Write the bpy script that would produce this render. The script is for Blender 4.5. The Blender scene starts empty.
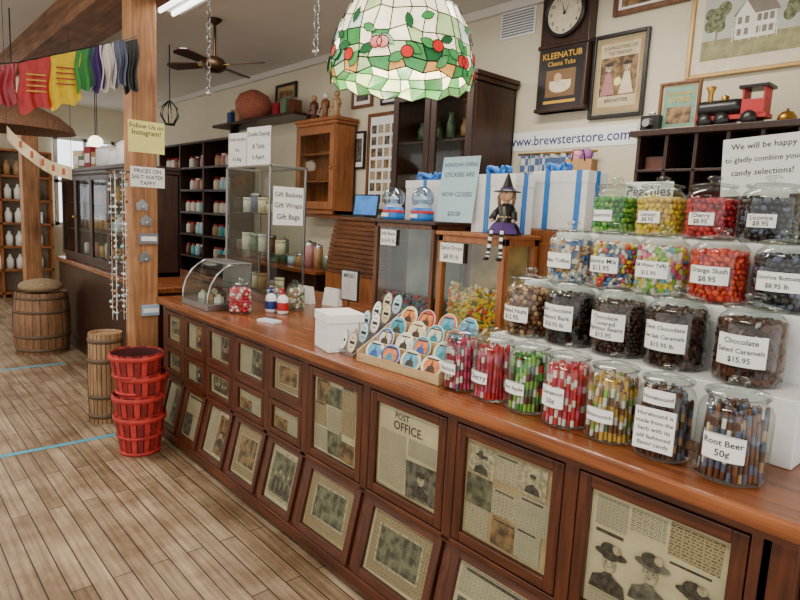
import bpy, math, random
from mathutils import Vector, Matrix, Euler
R=random.Random(7)
SC=bpy.context.scene; COL=SC.collection
def lin(c):
    return tuple(((x/255)/12.92 if x/255<=.04045 else ((x/255+.055)/1.055)**2.4) for x in c)+(1,)
MATS={}
def base(name):
    m=bpy.data.materials.new(name); m.use_nodes=True
    nt=m.node_tree; bs=nt.nodes['Principled BSDF']
    return m,nt,bs
def M(name,col,rough=.5,metal=0,var=.08,scale=30,emit=0,bump=0,detail=2,p0=.3,p1=.7):
    if name in MATS: return MATS[name]
    m,nt,bs=base(name); L=nt.links
    bs.inputs['Roughness'].default_value=rough; bs.inputs['Metallic'].default_value=metal
    tc=nt.nodes.new('ShaderNodeTexCoord'); n=nt.nodes.new('ShaderNodeTexNoise'); n.inputs['Scale'].default_value=scale; n.inputs['Detail'].default_value=detail
    L.new(tc.outputs['Object'],n.inputs['Vector'])
    r=nt.nodes.new('ShaderNodeValToRGB'); c=lin(col)
    r.color_ramp.elements[0].position=p0; r.color_ramp.elements[1].position=p1
    r.color_ramp.elements[0].color=tuple(x*(1-var) for x in c[:3])+(1,)
    r.color_ramp.elements[1].color=tuple(min(1,x*(1+var)) for x in c[:3])+(1,)
    L.new(n.outputs['Fac'],r.inputs['Fac']); L.new(r.outputs['Color'],bs.inputs['Base Color'])
    if emit:
        L.new(r.outputs['Color'],bs.inputs['Emission Color']); bs.inputs['Emission Strength'].default_value=emit
    if bump:
        b=nt.nodes.new('ShaderNodeBump'); b.inputs['Strength'].default_value=bump; b.inputs['Distance'].default_value=.01
        L.new(n.outputs['Fac'],b.inputs['Height']); L.new(b.outputs['Normal'],bs.inputs['Normal'])
    MATS[name]=m; return m
def wood(name,c1,c2,axis='x',rough=.4,fine=60,along=3):
    m,nt,bs=base(name); L=nt.links
    bs.inputs['Roughness'].default_value=rough
    tc=nt.nodes.new('ShaderNodeTexCoord'); mp=nt.nodes.new('ShaderNodeMapping')
    s=[fine]*3; s['xyz'.index(axis)]=along; mp.inputs['Scale'].default_value=s
    n=nt.nodes.new('ShaderNodeTexNoise'); n.inputs['Scale'].default_value=1; n.inputs['Detail'].default_value=5; n.inputs['Distortion'].default_value=.4
    L.new(tc.outputs['Object'],mp.inputs['Vector']); L.new(mp.outputs['Vector'],n.inputs['Vector'])
    r=nt.nodes.new('ShaderNodeValToRGB'); r.color_ramp.elements[0].position=.3; r.color_ramp.elements[1].position=.72
    r.color_ramp.elements[0].color=lin(c1); r.color_ramp.elements[1].color=lin(c2)
    L.new(n.outputs['Fac'],r.inputs['Fac'])
    n2=nt.nodes.new('ShaderNodeTexNoise'); n2.inputs['Scale'].default_value=4; n2.inputs['Detail'].default_value=3; L.new(tc.outputs['Object'],n2.inputs['Vector'])
    r2=nt.nodes.new('ShaderNodeValToRGB'); r2.color_ramp.elements[0].position=.35; r2.color_ramp.elements[1].position=.6; r2.color_ramp.elements[0].color=(.72,.7,.68,1); r2.color_ramp.elements[1].color=(1,1,1,1)
    L.new(n2.outputs['Fac'],r2.inputs[0])
    mx=nt.nodes.new('ShaderNodeMix'); mx.data_type='RGBA'; mx.blend_type='MULTIPLY'; mx.inputs[0].default_value=1
    L.new(r.outputs[0],mx.inputs[6]); L.new(r2.outputs[0],mx.inputs[7]); L.new(mx.outputs[2],bs.inputs['Base Color'])
    return m
def glass(name,tint=(240,245,243),fac=.05,pw=1.7,mx_=.9):
    m=bpy.data.materials.new(name); m.use_nodes=True; nt=m.node_tree; nt.nodes.clear(); L=nt.links
    o=nt.nodes.new('ShaderNodeOutputMaterial'); mx=nt.nodes.new('ShaderNodeMixShader')
    t=nt.nodes.new('ShaderNodeBsdfTransparent'); t.inputs[0].default_value=lin(tint)
    g=nt.nodes.new('ShaderNodeBsdfGlossy'); g.inputs['Roughness'].default_value=.05
    lw=nt.nodes.new('ShaderNodeLayerWeight'); lw.inputs[0].default_value=.25
    mr=nt.nodes.new('ShaderNodeMapRange'); mr.inputs[3].default_value=fac; mr.inputs[4].default_value=mx_
    p=nt.nodes.new('ShaderNodeMath'); p.operation='POWER'; p.inputs[1].default_value=pw
    L.new(lw.outputs['Facing'],p.inputs[0]); L.new(p.outputs[0],mr.inputs[0])
    L.new(mr.outputs[0],mx.inputs[0]); L.new(t.outputs[0],mx.inputs[1]); L.new(g.outputs[0],mx.inputs[2]); L.new(mx.outputs[0],o.inputs[0])
    return m
def newsprint(name,paper,ink,row=.006,bw=.017):
    m,nt,bs=base(name); L=nt.links; bs.inputs['Roughness'].default_value=.8
    tc=nt.nodes.new('ShaderNodeTexCoord'); sp=nt.nodes.new('ShaderNodeSeparateXYZ'); cb=nt.nodes.new('ShaderNodeCombineXYZ')
    L.new(tc.outputs['Object'],sp.inputs[0]); L.new(sp.outputs[0],cb.inputs[0]); L.new(sp.outputs[2],cb.inputs[1])
    b=nt.nodes.new('ShaderNodeTexBrick'); b.inputs['Scale'].default_value=1; b.inputs['Brick Width'].default_value=bw; b.inputs['Row Height'].default_value=row
    b.inputs['Mortar Size'].default_value=row*.3; b.inputs['Color1'].default_value=lin(ink); b.inputs['Color2'].default_value=lin(tuple((x+y)//2 for x,y in zip(ink,paper))); b.inputs['Mortar'].default_value=lin(paper)
    b.offset=.37; b.squash=.6
    L.new(cb.outputs[0],b.inputs['Vector']); 
    n=nt.nodes.new('ShaderNodeTexNoise'); n.inputs['Scale'].default_value=9
    L.new(tc.outputs['Object'],n.inputs['Vector'])
    mx=nt.nodes.new('ShaderNodeMix'); mx.data_type='RGBA'; mx.blend_type='MULTIPLY'; mx.inputs[0].default_value=.35
    L.new(b.outputs['Color'],mx.inputs[6]); L.new(n.outputs['Fac'],mx.inputs[7]); L.new(mx.outputs[2],bs.inputs['Base Color'])
    return m

# ---------- materials ----------
COUNTERW=wood('counter_oak',(58,28,16),(108,57,32),'x',.3,70,4)
COUNTERV=wood('counter_oak_upright',(56,27,15),(102,53,30),'z',.3,70,4)
TOPW=wood('worktop_wood',(104,56,30),(166,98,56),'x',.24,50,2)
DARKW=wood('dark_walnut',(34,18,12),(68,39,26),'z',.35,60,4)
ORANGEW=wood('orange_pine',(132,76,38),(184,116,62),'z',.4,60,4)
POSTW=wood('post_pine',(142,90,52),(200,146,96),'z',.55,50,3)
BEAMW=wood('beam_wood',(92,58,36),(150,104,66),'y',.7,40,2)
LIGHTW=wood('light_birch',(190,158,112),(216,188,142),'x',.5,50,4)
BARRELW=wood('barrel_wood',(112,76,50),(166,122,84),'z',.6,50,4)
KEGW=wood('keg_wood',(138,104,70),(190,152,108),'z',.6,50,4)
GLASS=glass('clear_glass'); CASEGLASS=glass('case_glass',(226,234,230),.07,2.2,.8)
GLOBEG=glass('globe_glass',(206,224,238),.18,1.3,.9)
PANE=glass('pane_glass',(236,240,236),.05,2.5,.7)
WHITE=M('white_paper',(242,242,238),.7,var=.02); INK=M('black_ink',(24,24,26),.6); WHITEB=M('white_card',(236,236,236),.5,var=.03)
CREAM=M('cream_paper',(204,188,152),.8,var=.18,scale=10,detail=5)
TAN=M('aged_paper',(174,148,108),.8,var=.24,scale=12,detail=5)
BLACK=M('black_paint',(20,18,18),.35); METAL=M('steel',(178,178,180),.3,1,.04); BRASS=M('brass',(176,136,64),.35,1,.05)
RED=M('red_paint',(180,34,36),.45,var=.12); PLANTRED=M('basket_red',(180,50,44),.6,var=.3,scale=18); PLANTRED2=M('basket_red_dark',(136,32,32),.6,var=.3,scale=18)
BLUE=M('blue_ribbon',(40,120,205),.4); NAVY=M('navy_blue',(26,52,120),.4); LBLUE=M('light_blue_card',(180,216,228),.6,var=.03)
YEL=M('yellow_paper',(242,232,140),.7,var=.03); YELLOW=M('yellow_cloth',(226,194,30),.8); GREEN=M('green_cloth',(60,140,70),.8); PURPLE=M('purple_cloth',(70,44,110),.8)
GRAY=M('gray_plastic',(120,122,126),.5); SKIN=M('doll_skin',(206,164,130),.6); PINK=M('pink_tissue',(226,150,170),.7); KRAFT=M('kraft_paper',(178,136,90),.8)
NEWS=newsprint('newsprint_cream',(208,194,158),(84,76,62)); NEWS2=newsprint('newsprint_tan',(184,160,120),(70,58,44),.008); NEWS3=newsprint('newsprint_fine',(198,186,156),(100,92,78),.0045,.012); SCRIPT=newsprint('small_print',(236,236,234),(110,110,112),.009)
PHOTO=M('old_photo_grey',(92,88,76),.6,var=.7,scale=28,detail=7,p0=.4,p1=.6); PHOTO2=M('old_photo_sepia',(124,96,62),.6,var=.65,scale=22,detail=7,p0=.4,p1=.6); PHOTOG=M('old_photo_olive',(98,96,72),.6,var=.65,scale=24,detail=7,p0=.4,p1=.6)
LTONE=M('old_photo_light',(170,156,126),.6,var=.35,scale=60,detail=6,p0=.4,p1=.6); DTONE=M('engraving_dark',(62,54,44),.7,var=.6,scale=90,detail=4,p0=.4,p1=.6)
OCH=M('ochre_print',(208,160,50),.5)

# ---------- mesh builder ----------
TXT={}
def text_geo(body):
    if body in TXT: return TXT[body]
    c=bpy.data.curves.new('tmp','FONT'); c.body=body; c.size=1; c.resolution_u=2; c.align_x='CENTER'; c.offset=.012
    ob=bpy.data.objects.new('tmp',c); COL.objects.link(ob)
    me=bpy.data.meshes.new_from_object(ob)
    v=[tuple(p.co) for p in me.vertices]; f=[tuple(p.vertices) for p in me.polygons]
    bpy.data.objects.remove(ob); bpy.data.meshes.remove(me); bpy.data.curves.remove(c)
    if v:
        x0=min(p[0] for p in v); x1=max(p[0] for p in v); y0=min(p[1] for p in v); y1=max(p[1] for p in v)
        v=[(p[0]-(x0+x1)/2,p[1]-(y0+y1)/2) for p in v]
        TXT[body]=(v,f,x1-x0,y1-y0)
    else: TXT[body]=([],[],1,1)
    return TXT[body]
I4=Matrix.Identity(4)
class MB:
    def __init__(s): s.v=[];s.f=[];s.m=[];s.s=[];s.mats=[];s.T=I4;s.bend=None
    def mi(s,m):
        if m not in s.mats: s.mats.append(m)
        return s.mats.index(m)
    def add(s,vs,fs,mat,smooth=False,T=None):
        o=len(s.v); T=s.T@T if T is not None else s.T
        for p in vs:
            p=T@Vector(p)
            if s.bend:
                a=p.x/s.bend; r=s.bend-p.y; p=Vector((r*math.sin(a),-r*math.cos(a),p.z))
            s.v.append(tuple(p))
        i=s.mi(mat)
        for f in fs: s.f.append(tuple(o+k for k in f)); s.m.append(i); s.s.append(smooth)
        return s
    def box(s,x0,x1,y0,y1,z0,z1,mat,T=None):
        v=[(x,y,z) for x in(x0,x1) for y in(y0,y1) for z in(z0,z1)]
        f=[(0,1,3,2),(4,6,7,5),(0,4,5,1),(2,3,7,6),(0,2,6,4),(1,5,7,3)]
        return s.add(v,f,mat,False,T)
    def lathe(s,prof,mat,n=24,T=None,smooth=True,arc=1):
        v=[];f=[];k=len(prof)
        for j in range(n):
            a=2*math.pi*j/n
            for r,z in prof: v.append((r*math.cos(a),r*math.sin(a),z))
        for j in range(int(n*arc)):
            for i in range(k-1):
                a=j*k+i;b=((j+1)%n)*k+i; f.append((a,b,b+1,a+1))
        return s.add(v,f,mat,smooth,T)
    def cyl(s,p0,p1,r0,r1,mat,n=10,smooth=True,caps=True):
        p0=Vector(p0);p1=Vector(p1);d=p1-p0;q=d.to_track_quat('Z','Y').to_matrix().to_4x4();T=Matrix.Translation(p0)@q
        h=d.length;v=[];f=[]
        for j in range(n):
            a=2*math.pi*j/n; v.append((r0*math.cos(a),r0*math.sin(a),0)); v.append((r1*math.cos(a),r1*math.sin(a),h))
        for j in range(n):
            a=2*j;b=2*((j+1)%n); f.append((a,b,b+1,a+1))
        s.add(v,f,mat,smooth,T)
        if caps: s.add([v[2*j] for j in range(n)][::-1]+[],[tuple(range(n))],mat,False,T); s.add([v[2*j+1] for j in range(n)],[tuple(range(n))],mat,False,T)
        return s
    def tube(s,pts,r,mat,n=8):
        rr=r if isinstance(r,(list,tuple)) else [r]*len(pts)
        P=[Vector(p) for p in pts];v=[];f=[]
        for i,p in enumerate(P):
            d=(P[min(i+1,len(P)-1)]-P[max(i-1,0)]).normalized(); q=d.to_track_quat('Z','Y').to_matrix()
            for j in range(n):
                a=2*math.pi*j/n; v.append(tuple(p+q@Vector((rr[i]*math.cos(a),rr[i]*math.sin(a),0))))
        for i in range(len(P)-1):
            for j in range(n):
                a=i*n+j;b=i*n+(j+1)%n; f.append((a,b,b+n,a+n))
        f.append(tuple(range(n))[::-1]); f.append(tuple(range((len(P)-1)*n,len(P)*n)))
        return s.add(v,f,mat,True)
    def ball(s,c,r,mat,n=10,sc=(1,1,1),rot=None,m=6):
        prof=[(r*math.sin(math.pi*i/m),-r*math.cos(math.pi*i/m)) for i in range(m+1)]
        T=Matrix.Translation(c)@(rot.to_matrix().to_4x4() if rot else I4)@Matrix.Diagonal((*sc,1))
        return s.lathe(prof,mat,n,T)
    def poly(s,pts,mat,y=0):
        return s.add([(p[0],y,p[1]) for p in pts],[tuple(range(len(pts)))],mat)
    def rect(s,x0,x1,z0,z1,mat,y=0,rot=0):
        cx=(x0+x1)/2;cz=(z0+z1)/2;c=math.cos(rot);q=math.sin(rot)
        pts=[(cx+(x-cx)*c-(z-cz)*q,cz+(x-cx)*q+(z-cz)*c) for x,z in((x0,z0),(x1,z0),(x1,z1),(x0,z1))]
        return s.poly(pts,mat,y)
    def disc(s,cx,cz,r,mat,y=0,n=20,sx=1,sz=1):
        return s.poly([(cx+sx*r*math.cos(2*math.pi*i/n),cz+sz*r*math.sin(2*math.pi*i/n)) for i in range(n)],mat,y)
    def text(s,body,cx,cz,h,maxw,mat,y=-.001,rot=0):
        v,f,w,hh=text_geo(body)
        k=h/.72
        if w*k>maxw: k=maxw/w
        c=math.cos(rot);q=math.sin(rot)
        return s.add([(cx+k*(p[0]*c-p[1]*q),y,cz+k*(p[0]*q+p[1]*c)) for p in v],f,mat)
    def paper(s,w,h,lines,pm=None,im=None,cx=0,z0=0,y=0,th=.0015,fill=.8,n=8):
        pm=pm or WHITE; im=im or INK
        for i in range(n):
            xa=cx-w/2+w*i/n; xb=cx-w/2+w*(i+1)/n
            s.rect(xa,xb,z0,z0+h,pm,y-th)
        s.rect(cx-w/2,cx+w/2,z0,z0+h,pm,y)
        if lines:
            rh=h*.9/len(lines)
            ht=rh*.66*fill/.8
            for t in lines:
                if t: ht=min(ht,.72*w*.92/text_geo(t)[2]*1.12)
            for i,t in enumerate(lines):
                if t: s.text(t,cx,z0+h*.95-rh*(i+.5),ht,w*.92,im,y-th-.0006)
        return s
    def mesh(s,name):
        me=bpy.data.meshes.new(name); me.from_pydata(s.v,[],s.f)
        for m in s.mats: me.materials.append(m)
        me.polygons.foreach_set('material_index',s.m); me.polygons.foreach_set('use_smooth',s.s); me.update(); return me
RZ=-math.pi/2
def meta(o,label,cat,group=None,kind=None):
    o['label']=label; o['category']=cat
    if group:o['group']=group
    if kind:o['kind']=kind
def thing(name,label,cat,loc,rz=RZ,group=None,rx=0):
    o=bpy.data.objects.new(name,None); o.empty_display_size=.05; COL.objects.link(o); o.location=loc; o.rotation_euler=(rx,0,rz); meta(o,label,cat,group); return o
def part(par,name,mb,label=None,bevel=0,loc=(0,0,0),rot=(0,0,0)):
    me=mb.mesh(name) if isinstance(mb,MB) else mb
    o=bpy.data.objects.new(name,me); COL.objects.link(o); o.parent=par; o.location=loc; o.rotation_euler=rot
    if label:o['label']=label
    if bevel: b=o.modifiers.new('b','BEVEL'); b.width=bevel; b.segments=2; b.limit_method='ANGLE'
    return o
def solo(name,mb,label,cat,loc=(0,0,0),rz=RZ,group=None,kind=None,bevel=0,rx=0):
    me=mb.mesh(name) if isinstance(mb,MB) else mb
    o=bpy.data.objects.new(name,me); COL.objects.link(o); o.location=loc; o.rotation_euler=(rx,0,rz); meta(o,label,cat,group,kind)
    if bevel: b=o.modifiers.new('b','BEVEL'); b.width=bevel; b.segments=2; b.limit_method='ANGLE'
    return o
def copy_thing(th,loc,rz=None,label=None):
    def cp(o,par):
        c=o.copy(); COL.objects.link(c)
        if par: c.parent=par
        for k in list(o.children): cp(k,c)
        return c
    c=cp(th,None); c.location=loc
    if rz is not None: c.rotation_euler=(th.rotation_euler[0],0,rz)
    if label: c['label']=label
    return c
def struct(name,mb):
    o=bpy.data.objects.new(name,mb.mesh(name)); COL.objects.link(o); o['kind']='structure'; return o

# ---------- camera, world ----------
a=Vector((-543,110,-600)).normalized(); bb=Vector((675,50,-600)); bb=(bb-a*bb.dot(a)).normalized(); u=bb.cross(a)
cd=bpy.data.cameras.new('camera'); cd.sensor_width=36; cd.lens=27; cd.clip_start=.05
co=bpy.data.objects.new('camera',cd); COL.objects.link(co); SC.camera=co
Mx=Matrix(((bb.x,bb.y,bb.z,0),(a.x,a.y,a.z,0),(u.x,u.y,u.z,1.5),(0,0,0,1)))
co.matrix_world=Mx
w=bpy.data.worlds.new('world'); SC.world=w; w.use_nodes=True
w.node_tree.nodes['Background'].inputs[0].default_value=(1,.965,.91,1); w.node_tree.nodes['Background'].inputs[1].default_value=1.95

# ---------- room ----------
def floor_mat():
    m,nt,bs=base('plank_floor'); L=nt.links; bs.inputs['Roughness'].default_value=.45
    tc=nt.nodes.new('ShaderNodeTexCoord'); sp=nt.nodes.new('ShaderNodeSeparateXYZ'); cb=nt.nodes.new('ShaderNodeCombineXYZ')
    L.new(tc.outputs['Object'],sp.inputs[0]); L.new(sp.outputs[1],cb.inputs[0]); L.new(sp.outputs[0],cb.inputs[1])
    b=nt.nodes.new('ShaderNodeTexBrick'); b.inputs['Scale'].default_value=1; b.inputs['Brick Width'].default_value=1.2; b.inputs['Row Height'].default_value=.076
    b.inputs['Mortar Size'].default_value=.0028; b.inputs['Mortar Smooth'].default_value=.2; b.offset=.37
    b.inputs['Color1'].default_value=lin((202,180,150)); b.inputs['Color2'].default_value=lin((156,132,104)); b.inputs['Mortar'].default_value=lin((48,36,28))
    L.new(cb.outputs[0],b.inputs['Vector'])
    mp=nt.nodes.new('ShaderNodeMapping'); mp.inputs['Scale'].default_value=(60,2.5,1); L.new(tc.outputs['Object'],mp.inputs[0])
    n=nt.nodes.new('ShaderNodeTexNoise'); n.inputs['Scale'].default_value=1; n.inputs['Detail'].default_value=6; L.new(mp.outputs[0],n.inputs['Vector'])
    r=nt.nodes.new('ShaderNodeValToRGB'); r.color_ramp.elements[0].position=.3; r.color_ramp.elements[1].position=.65; r.color_ramp.elements[0].color=(.52,.47,.42,1); r.color_ramp.elements[1].color=(1,1,1,1)
    L.new(n.outputs['Fac'],r.inputs[0])
    n2=nt.nodes.new('ShaderNodeTexNoise'); n2.inputs['Scale'].default_value=3.2; n2.inputs['Detail'].default_value=8; n2.inputs['Roughness'].default_value=.65; L.new(tc.outputs['Object'],n2.inputs['Vector'])
    r2=nt.nodes.new('ShaderNodeValToRGB'); r2.color_ramp.elements[0].position=.38; r2.color_ramp.elements[1].position=.58; r2.color_ramp.elements[0].color=(.6,.53,.46,1); r2.color_ramp.elements[1].color=(1,1,1,1)
    L.new(n2.outputs['Fac'],r2.inputs[0])
    a=nt.nodes.new('ShaderNodeMix'); a.data_type='RGBA'; a.blend_type='MULTIPLY'; a.inputs[0].default_value=1
    L.new(b.outputs['Color'],a.inputs[6]); L.new(r.outputs[0],a.inputs[7])
    c=nt.nodes.new('ShaderNodeMix'); c.data_type='RGBA'; c.blend_type='MULTIPLY'; c.inputs[0].default_value=1
    L.new(a.outputs[2],c.inputs[6]); L.new(r2.outputs[0],c.inputs[7]); L.new(c.outputs[2],bs.inputs['Base Color'])
    bu=nt.nodes.new('ShaderNodeBump'); bu.inputs['Strength'].default_value=.3; bu.inputs['Distance'].default_value=.003; L.new(b.outputs['Fac'],bu.inputs['Height']); bu.invert=True; L.new(bu.outputs[0],bs.inputs['Normal'])
    return m
WALL=M('cream_plaster',(216,207,182),.8,var=.03,scale=3); CEIL=M('white_ceiling',(212,209,200),.8,var=.02,scale=3)
struct('floor',MB().box(-4,3.6,-2.5,11.1,-.05,0,floor_mat()))
struct('ceiling',MB().box(-4,3.6,-2.5,11.1,3.02,3.1,CEIL))
struct('wall_back',MB().box(3.5,3.6,-2.5,11.1,0,3.02,WALL))
struct('wall_end',MB().box(-4,3.5,11,11.1,0,3.02,WALL))
struct('baseboard_back',MB().box(3.47,3.5,-2.5,11,0,.14,DARKW))
struct('trim_1',MB().box(3.46,3.5,-2.5,11,2.96,3.02,CEIL))
SKYP=M('daylight_pane',(236,242,250),.3,emit=2.6)
def window(name,x0,x1,z0,z1):
    w=MB().box(x0+.04,x1-.04,10.94,10.99,z0+.04,z1-.04,SKYP); xm=(x0+x1)/2; zm=(z0+z1)/2
    for x in(x0,xm-.025,x1-.05): w.box(x,x+.05,10.9,10.96,z0,z1,WHITEB)
    for z in(z0,zm-.025,z1-.05): w.box(x0,x1,10.9,10.96,z,z+.05,WHITEB)
    struct(name,w)
window('window_1',.06,.82,1.15,2.45); window('window_2',2.35,3.25,1.1,2.5)
TAPE=M('blue_tape',(70,170,200),.5)
for y,x1 in((4.0,1.2),(6.1,1.36)):
    solo('floor_tape',MB().box(-2.5,x1,y-.02,y+.02,.0005,.002,TAPE),'strip of blue floor tape across the planks','tape',rz=0,group='blue floor tape')
for y in(4.1,7.6):
    solo('wooden_post',MB().box(1.33,1.49,y,y+.17,0,2.79,POSTW),'square pine support post worn at the corners','post',rz=0,group='support posts',bevel=.008)
solo('ceiling_beam',MB().box(1.22,1.56,-2,11,2.79,3.02,BEAMW),'long rough timber beam running under the ceiling','beam',rz=0,bevel=.01)
solo('ceiling_beam',MB().box(-1.2,-.9,-2,11,2.82,3.02,BEAMW),'long rough timber beam running under the ceiling','beam',rz=0,bevel=.01)

# ---------- counter ----------
def clipping(mb,w,h,seed,style=None):
    r=random.Random(seed)
    mb.rect(-w/2,w/2,0,h,[CREAM,TAN,CREAM,TAN,CREAM][seed%5],0)
    def bust(cx,cz,k,hat,mat,o=0):
        mb.poly([(cx-.55*k,cz-.9*k),(cx+.55*k,cz-.9*k),(cx+.46*k,cz-.52*k),(cx+.2*k,cz-.4*k),(cx+.1*k,cz-.3*k),(cx-.1*k,cz-.3*k),(cx-.2*k,cz-.4*k),(cx-.46*k,cz-.52*k)],mat,-.0040-o)
        mb.disc(cx,cz-.02*k,.21*k,LTONE,-.0042-o,16,1,1.3); mb.disc(cx,cz+.2*k,.25*k,mat,-.0044-o,16,1,.55)
        if hat: mb.disc(cx+.03*k,cz+.26*k,.48*k,mat,-.0046-o,18,1,.28); mb.disc(cx-.02*k,cz+.38*k,.26*k,DTONE,-.0048-o,14,1,.75); mb.disc(cx+.2*k,cz+.44*k,.13*k,LTONE,-.0050-o,9)
        mb.disc(cx-.08*k,cz+.02*k,.025*k,INK,-.0047-o,8); mb.disc(cx+.08*k,cz+.02*k,.025*k,INK,-.0047-o,8); mb.rect(cx-.05*k,cx+.05*k,cz-.145*k,cz-.125*k,DTONE,-.0047-o)
    if style=='ladies':
        mb.rect(-w*.47,w*.47,h*.03,h*.97,CREAM,-.0006)
        mb.rect(-w*.45,-w*.2,h*.7,h*.95,NEWS3,-.0012); mb.rect(-w*.18,w*.08,h*.76,h*.95,NEWS,-.0012); mb.rect(w*.1,w*.45,h*.7,h*.96,NEWS2,-.0014,-.03)
        for i,cx in enumerate((-.31,.0,.3)): bust(w*cx,h*(.42+.07*(i%2)),w*.27,True,[DTONE,PHOTO,DTONE][i],.0004*i)
        mb.rect(-w*.45,-w*.12,h*.02,h*.14,NEWS3,-.0062); mb.rect(w*.02,w*.44,h*.02,h*.13,NEWS,-.0062)
        mb.rect(-w*.44,-w*.22,h*.64,h*.67,DTONE,-.0012); mb.rect(w*.12,w*.4,h*.64,h*.66,DTONE,-.0012)
        return
    if style=='office':
        mb.rect(-w*.47,w*.47,h*.03,h*.97,CREAM,-.001)
        mb.text('POST',-w*.1,h*.9,h*.07,w*.5,INK,-.002); mb.text('OFFICE.',0,h*.79,h*.1,w*.85,INK,-.002)
        mb.rect(-w*.44,-w*.02,h*.06,h*.7,NEWS,-.002); mb.rect(w*.0,w*.46,h*.04,h*.46,PHOTO,-.0025,.04); bust(w*.24,h*.3,w*.24,False,DTONE); mb.rect(w*.02,w*.44,h*.5,h*.7,NEWS3,-.002)
        return
    k=r.choice([0,1,2,3])
    if h<.28 or w<.24:
        ph=[PHOTO,PHOTO2,PHOTOG][r.randrange(3)]
        if k==0:
            mb.rect(-w*.44,w*.44,h*.08,h*.92,LTONE,-.0008); mb.rect(-w*.38,w*.38,h*.14,h*.86,ph,-.0012)
            for i in range(4): mb.disc(w*(-.24+.16*i),h*(.5+.05*(i%2)),w*.035,LTONE,-.0018,10,1,1.3); mb.poly([(w*(-.31+.16*i),h*.18),(w*(-.17+.16*i),h*.18),(w*(-.21+.16*i),h*.42),(w*(-.27+.16*i),h*.42)],DTONE,-.0016)
        elif k==1:
            mb.rect(-w*.46,-w*.02,h*.05,h*.95,NEWS3,-.0008,.02); mb.rect(0,w*.46,h*.08,h*.9,ph,-.0012,-.04); bust(w*.23,h*.52,w*.27,False,DTONE)
        elif k==2:
            mb.rect(-w*.46,w*.46,h*.56,h*.95,NEWS,-.0008,-.01); mb.rect(-w*.44,w*.02,h*.05,h*.53,ph,-.0012,.03); mb.rect(w*.05,w*.45,h*.06,h*.52,NEWS3,-.001)
            mb.rect(-w*.4,w*.35,h*.88,h*.92,DTONE,-.0014)
        else:
            mb.rect(-w*.46,w*.46,h*.05,h*.96,NEWS2,-.0008,.02); mb.rect(-w*.36,w*.36,h*.22,h*.82,LTONE,-.0012,.03); mb.rect(-w*.33,w*.33,h*.25,h*.79,ph,-.0015,.03)
        return
    for i in range(3):
        for j in range(3):
            x0=-w*.47+i*w*.31+r.uniform(-.008,.008); z0=h*.04+j*h*.31+r.uniform(-.008,.008)
            mt=r.choice([NEWS,NEWS2,NEWS3,NEWS3,LTONE,PHOTO,PHOTO2,PHOTOG]); yy=-.0008-.0003*(i*3+j)
            ww=w*r.uniform(.27,.33); hh=h*r.uniform(.25,.33)
            mb.rect(x0,x0+ww,z0,z0+hh,mt,yy,r.uniform(-.05,.05))
            if mt is LTONE: bust(x0+ww*.5,z0+hh*.55,ww*.5,r.random()<.5,DTONE)
            elif r.random()<.5: mb.rect(x0+.01,x0+ww*.8,z0+hh*.86,z0+hh*.92,DTONE,yy-.00015)
CX=1.46
ctr=thing('store_counter','long antique oak counter with glazed panels showing old newspaper clippings','counter',(CX,0,0))
b=MB(); x0,x1=-3.9,-.30
b.box(x0,x1,.03,.80,.40,.865,COUNTERV)
b.add([(x,y,z) for x in(x0,x1) for y,z in((.03,.40),(.80,.40),(.80,.03),(-.035,.03),(-.035,.07))],[(0,1,2,3,4),(9,8,7,6,5),(0,5,6,1),(1,6,7,2),(2,7,8,3),(3,8,9,4),(4,9,5,0)],COUNTERV)
b.box(x0+.02,x1-.02,-.0,.78,0,.03,DARKW)
b.box(x0,x1,-.012,.03,.835,.866,COUNTERW); b.box(x0,x1,-.012,.03,.395,.42,COUNTERW)
b.box(x0,-2.21,-.008,.03,.595,.62,COUNTERW)
b.box(x0,x1,-.075,-.03,.03,.085,COUNTERW)
cols_big=[.37,.85,1.31,1.77,2.21]; cols_sm=[2.21,2.55,2.91,3.26,3.58,3.88]
for c in cols_big+cols_sm[1:]: b.box(-c-.022,-c+.022,-.012,.035,.40,.84,COUNTERV)
b.box(-.37,-.30,-.012,.035,.40,.84,COUNTERV)
tilt=math.atan2(.075,.325)
for c in cols_big+cols_sm[1:]:
    T=Matrix.Translation((-c,-.055,.08))@Matrix.Rotation(-tilt,4,'X'); b.box(-.02,.02,0,.05,0,.325,COUNTERV,T)
T=Matrix.Translation((-.335,-.055,.08))@Matrix.Rotation(-tilt,4,'X'); b.box(-.035,.035,0,.05,0,.325,COUNTERV,T)
b.box(x1-.0,x1+.012,.04,.78,.08,.15,COUNTERV); b.box(x1,x1+.012,.04,.78,.78,.85,COUNTERV); b.box(x1,x1+.012,.04,.12,.15,.78,COUNTERV); b.box(x1,x1+.012,.70,.78,.15,.78,COUNTERV)
part(ctr,'counter_body',b,bevel=.003)
seed=[3]
def door(xc,w,z0,h,y=-.012,rx=0,style=None,fw=.036):
    seed[0]+=1
    m=MB(); m.box(-w/2,-w/2+fw,0,.022,0,h,COUNTERV).box(w/2-fw,w/2,0,.022,0,h,COUNTERV).box(-w/2+fw,w/2-fw,0,.022,0,fw,COUNTERW).box(-w/2+fw,w/2-fw,0,.022,h-fw,h,COUNTERW)
    d=part(ctr,'panel_door',m,bevel=.003,loc=(xc,y,z0),rot=(rx,0,0))
    p=MB(); clipping(p,w-2*fw+.004,h-2*fw+.004,seed[0],style); part(d,'newspaper_clippings',p,'yellowed newspaper and photograph clippings',loc=(0,.018,fw-.002))
    g=MB().rect(-w/2+fw,w/2-fw,fw,h-fw,PANE,.008); part(d,'glass_pane',g)
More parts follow.
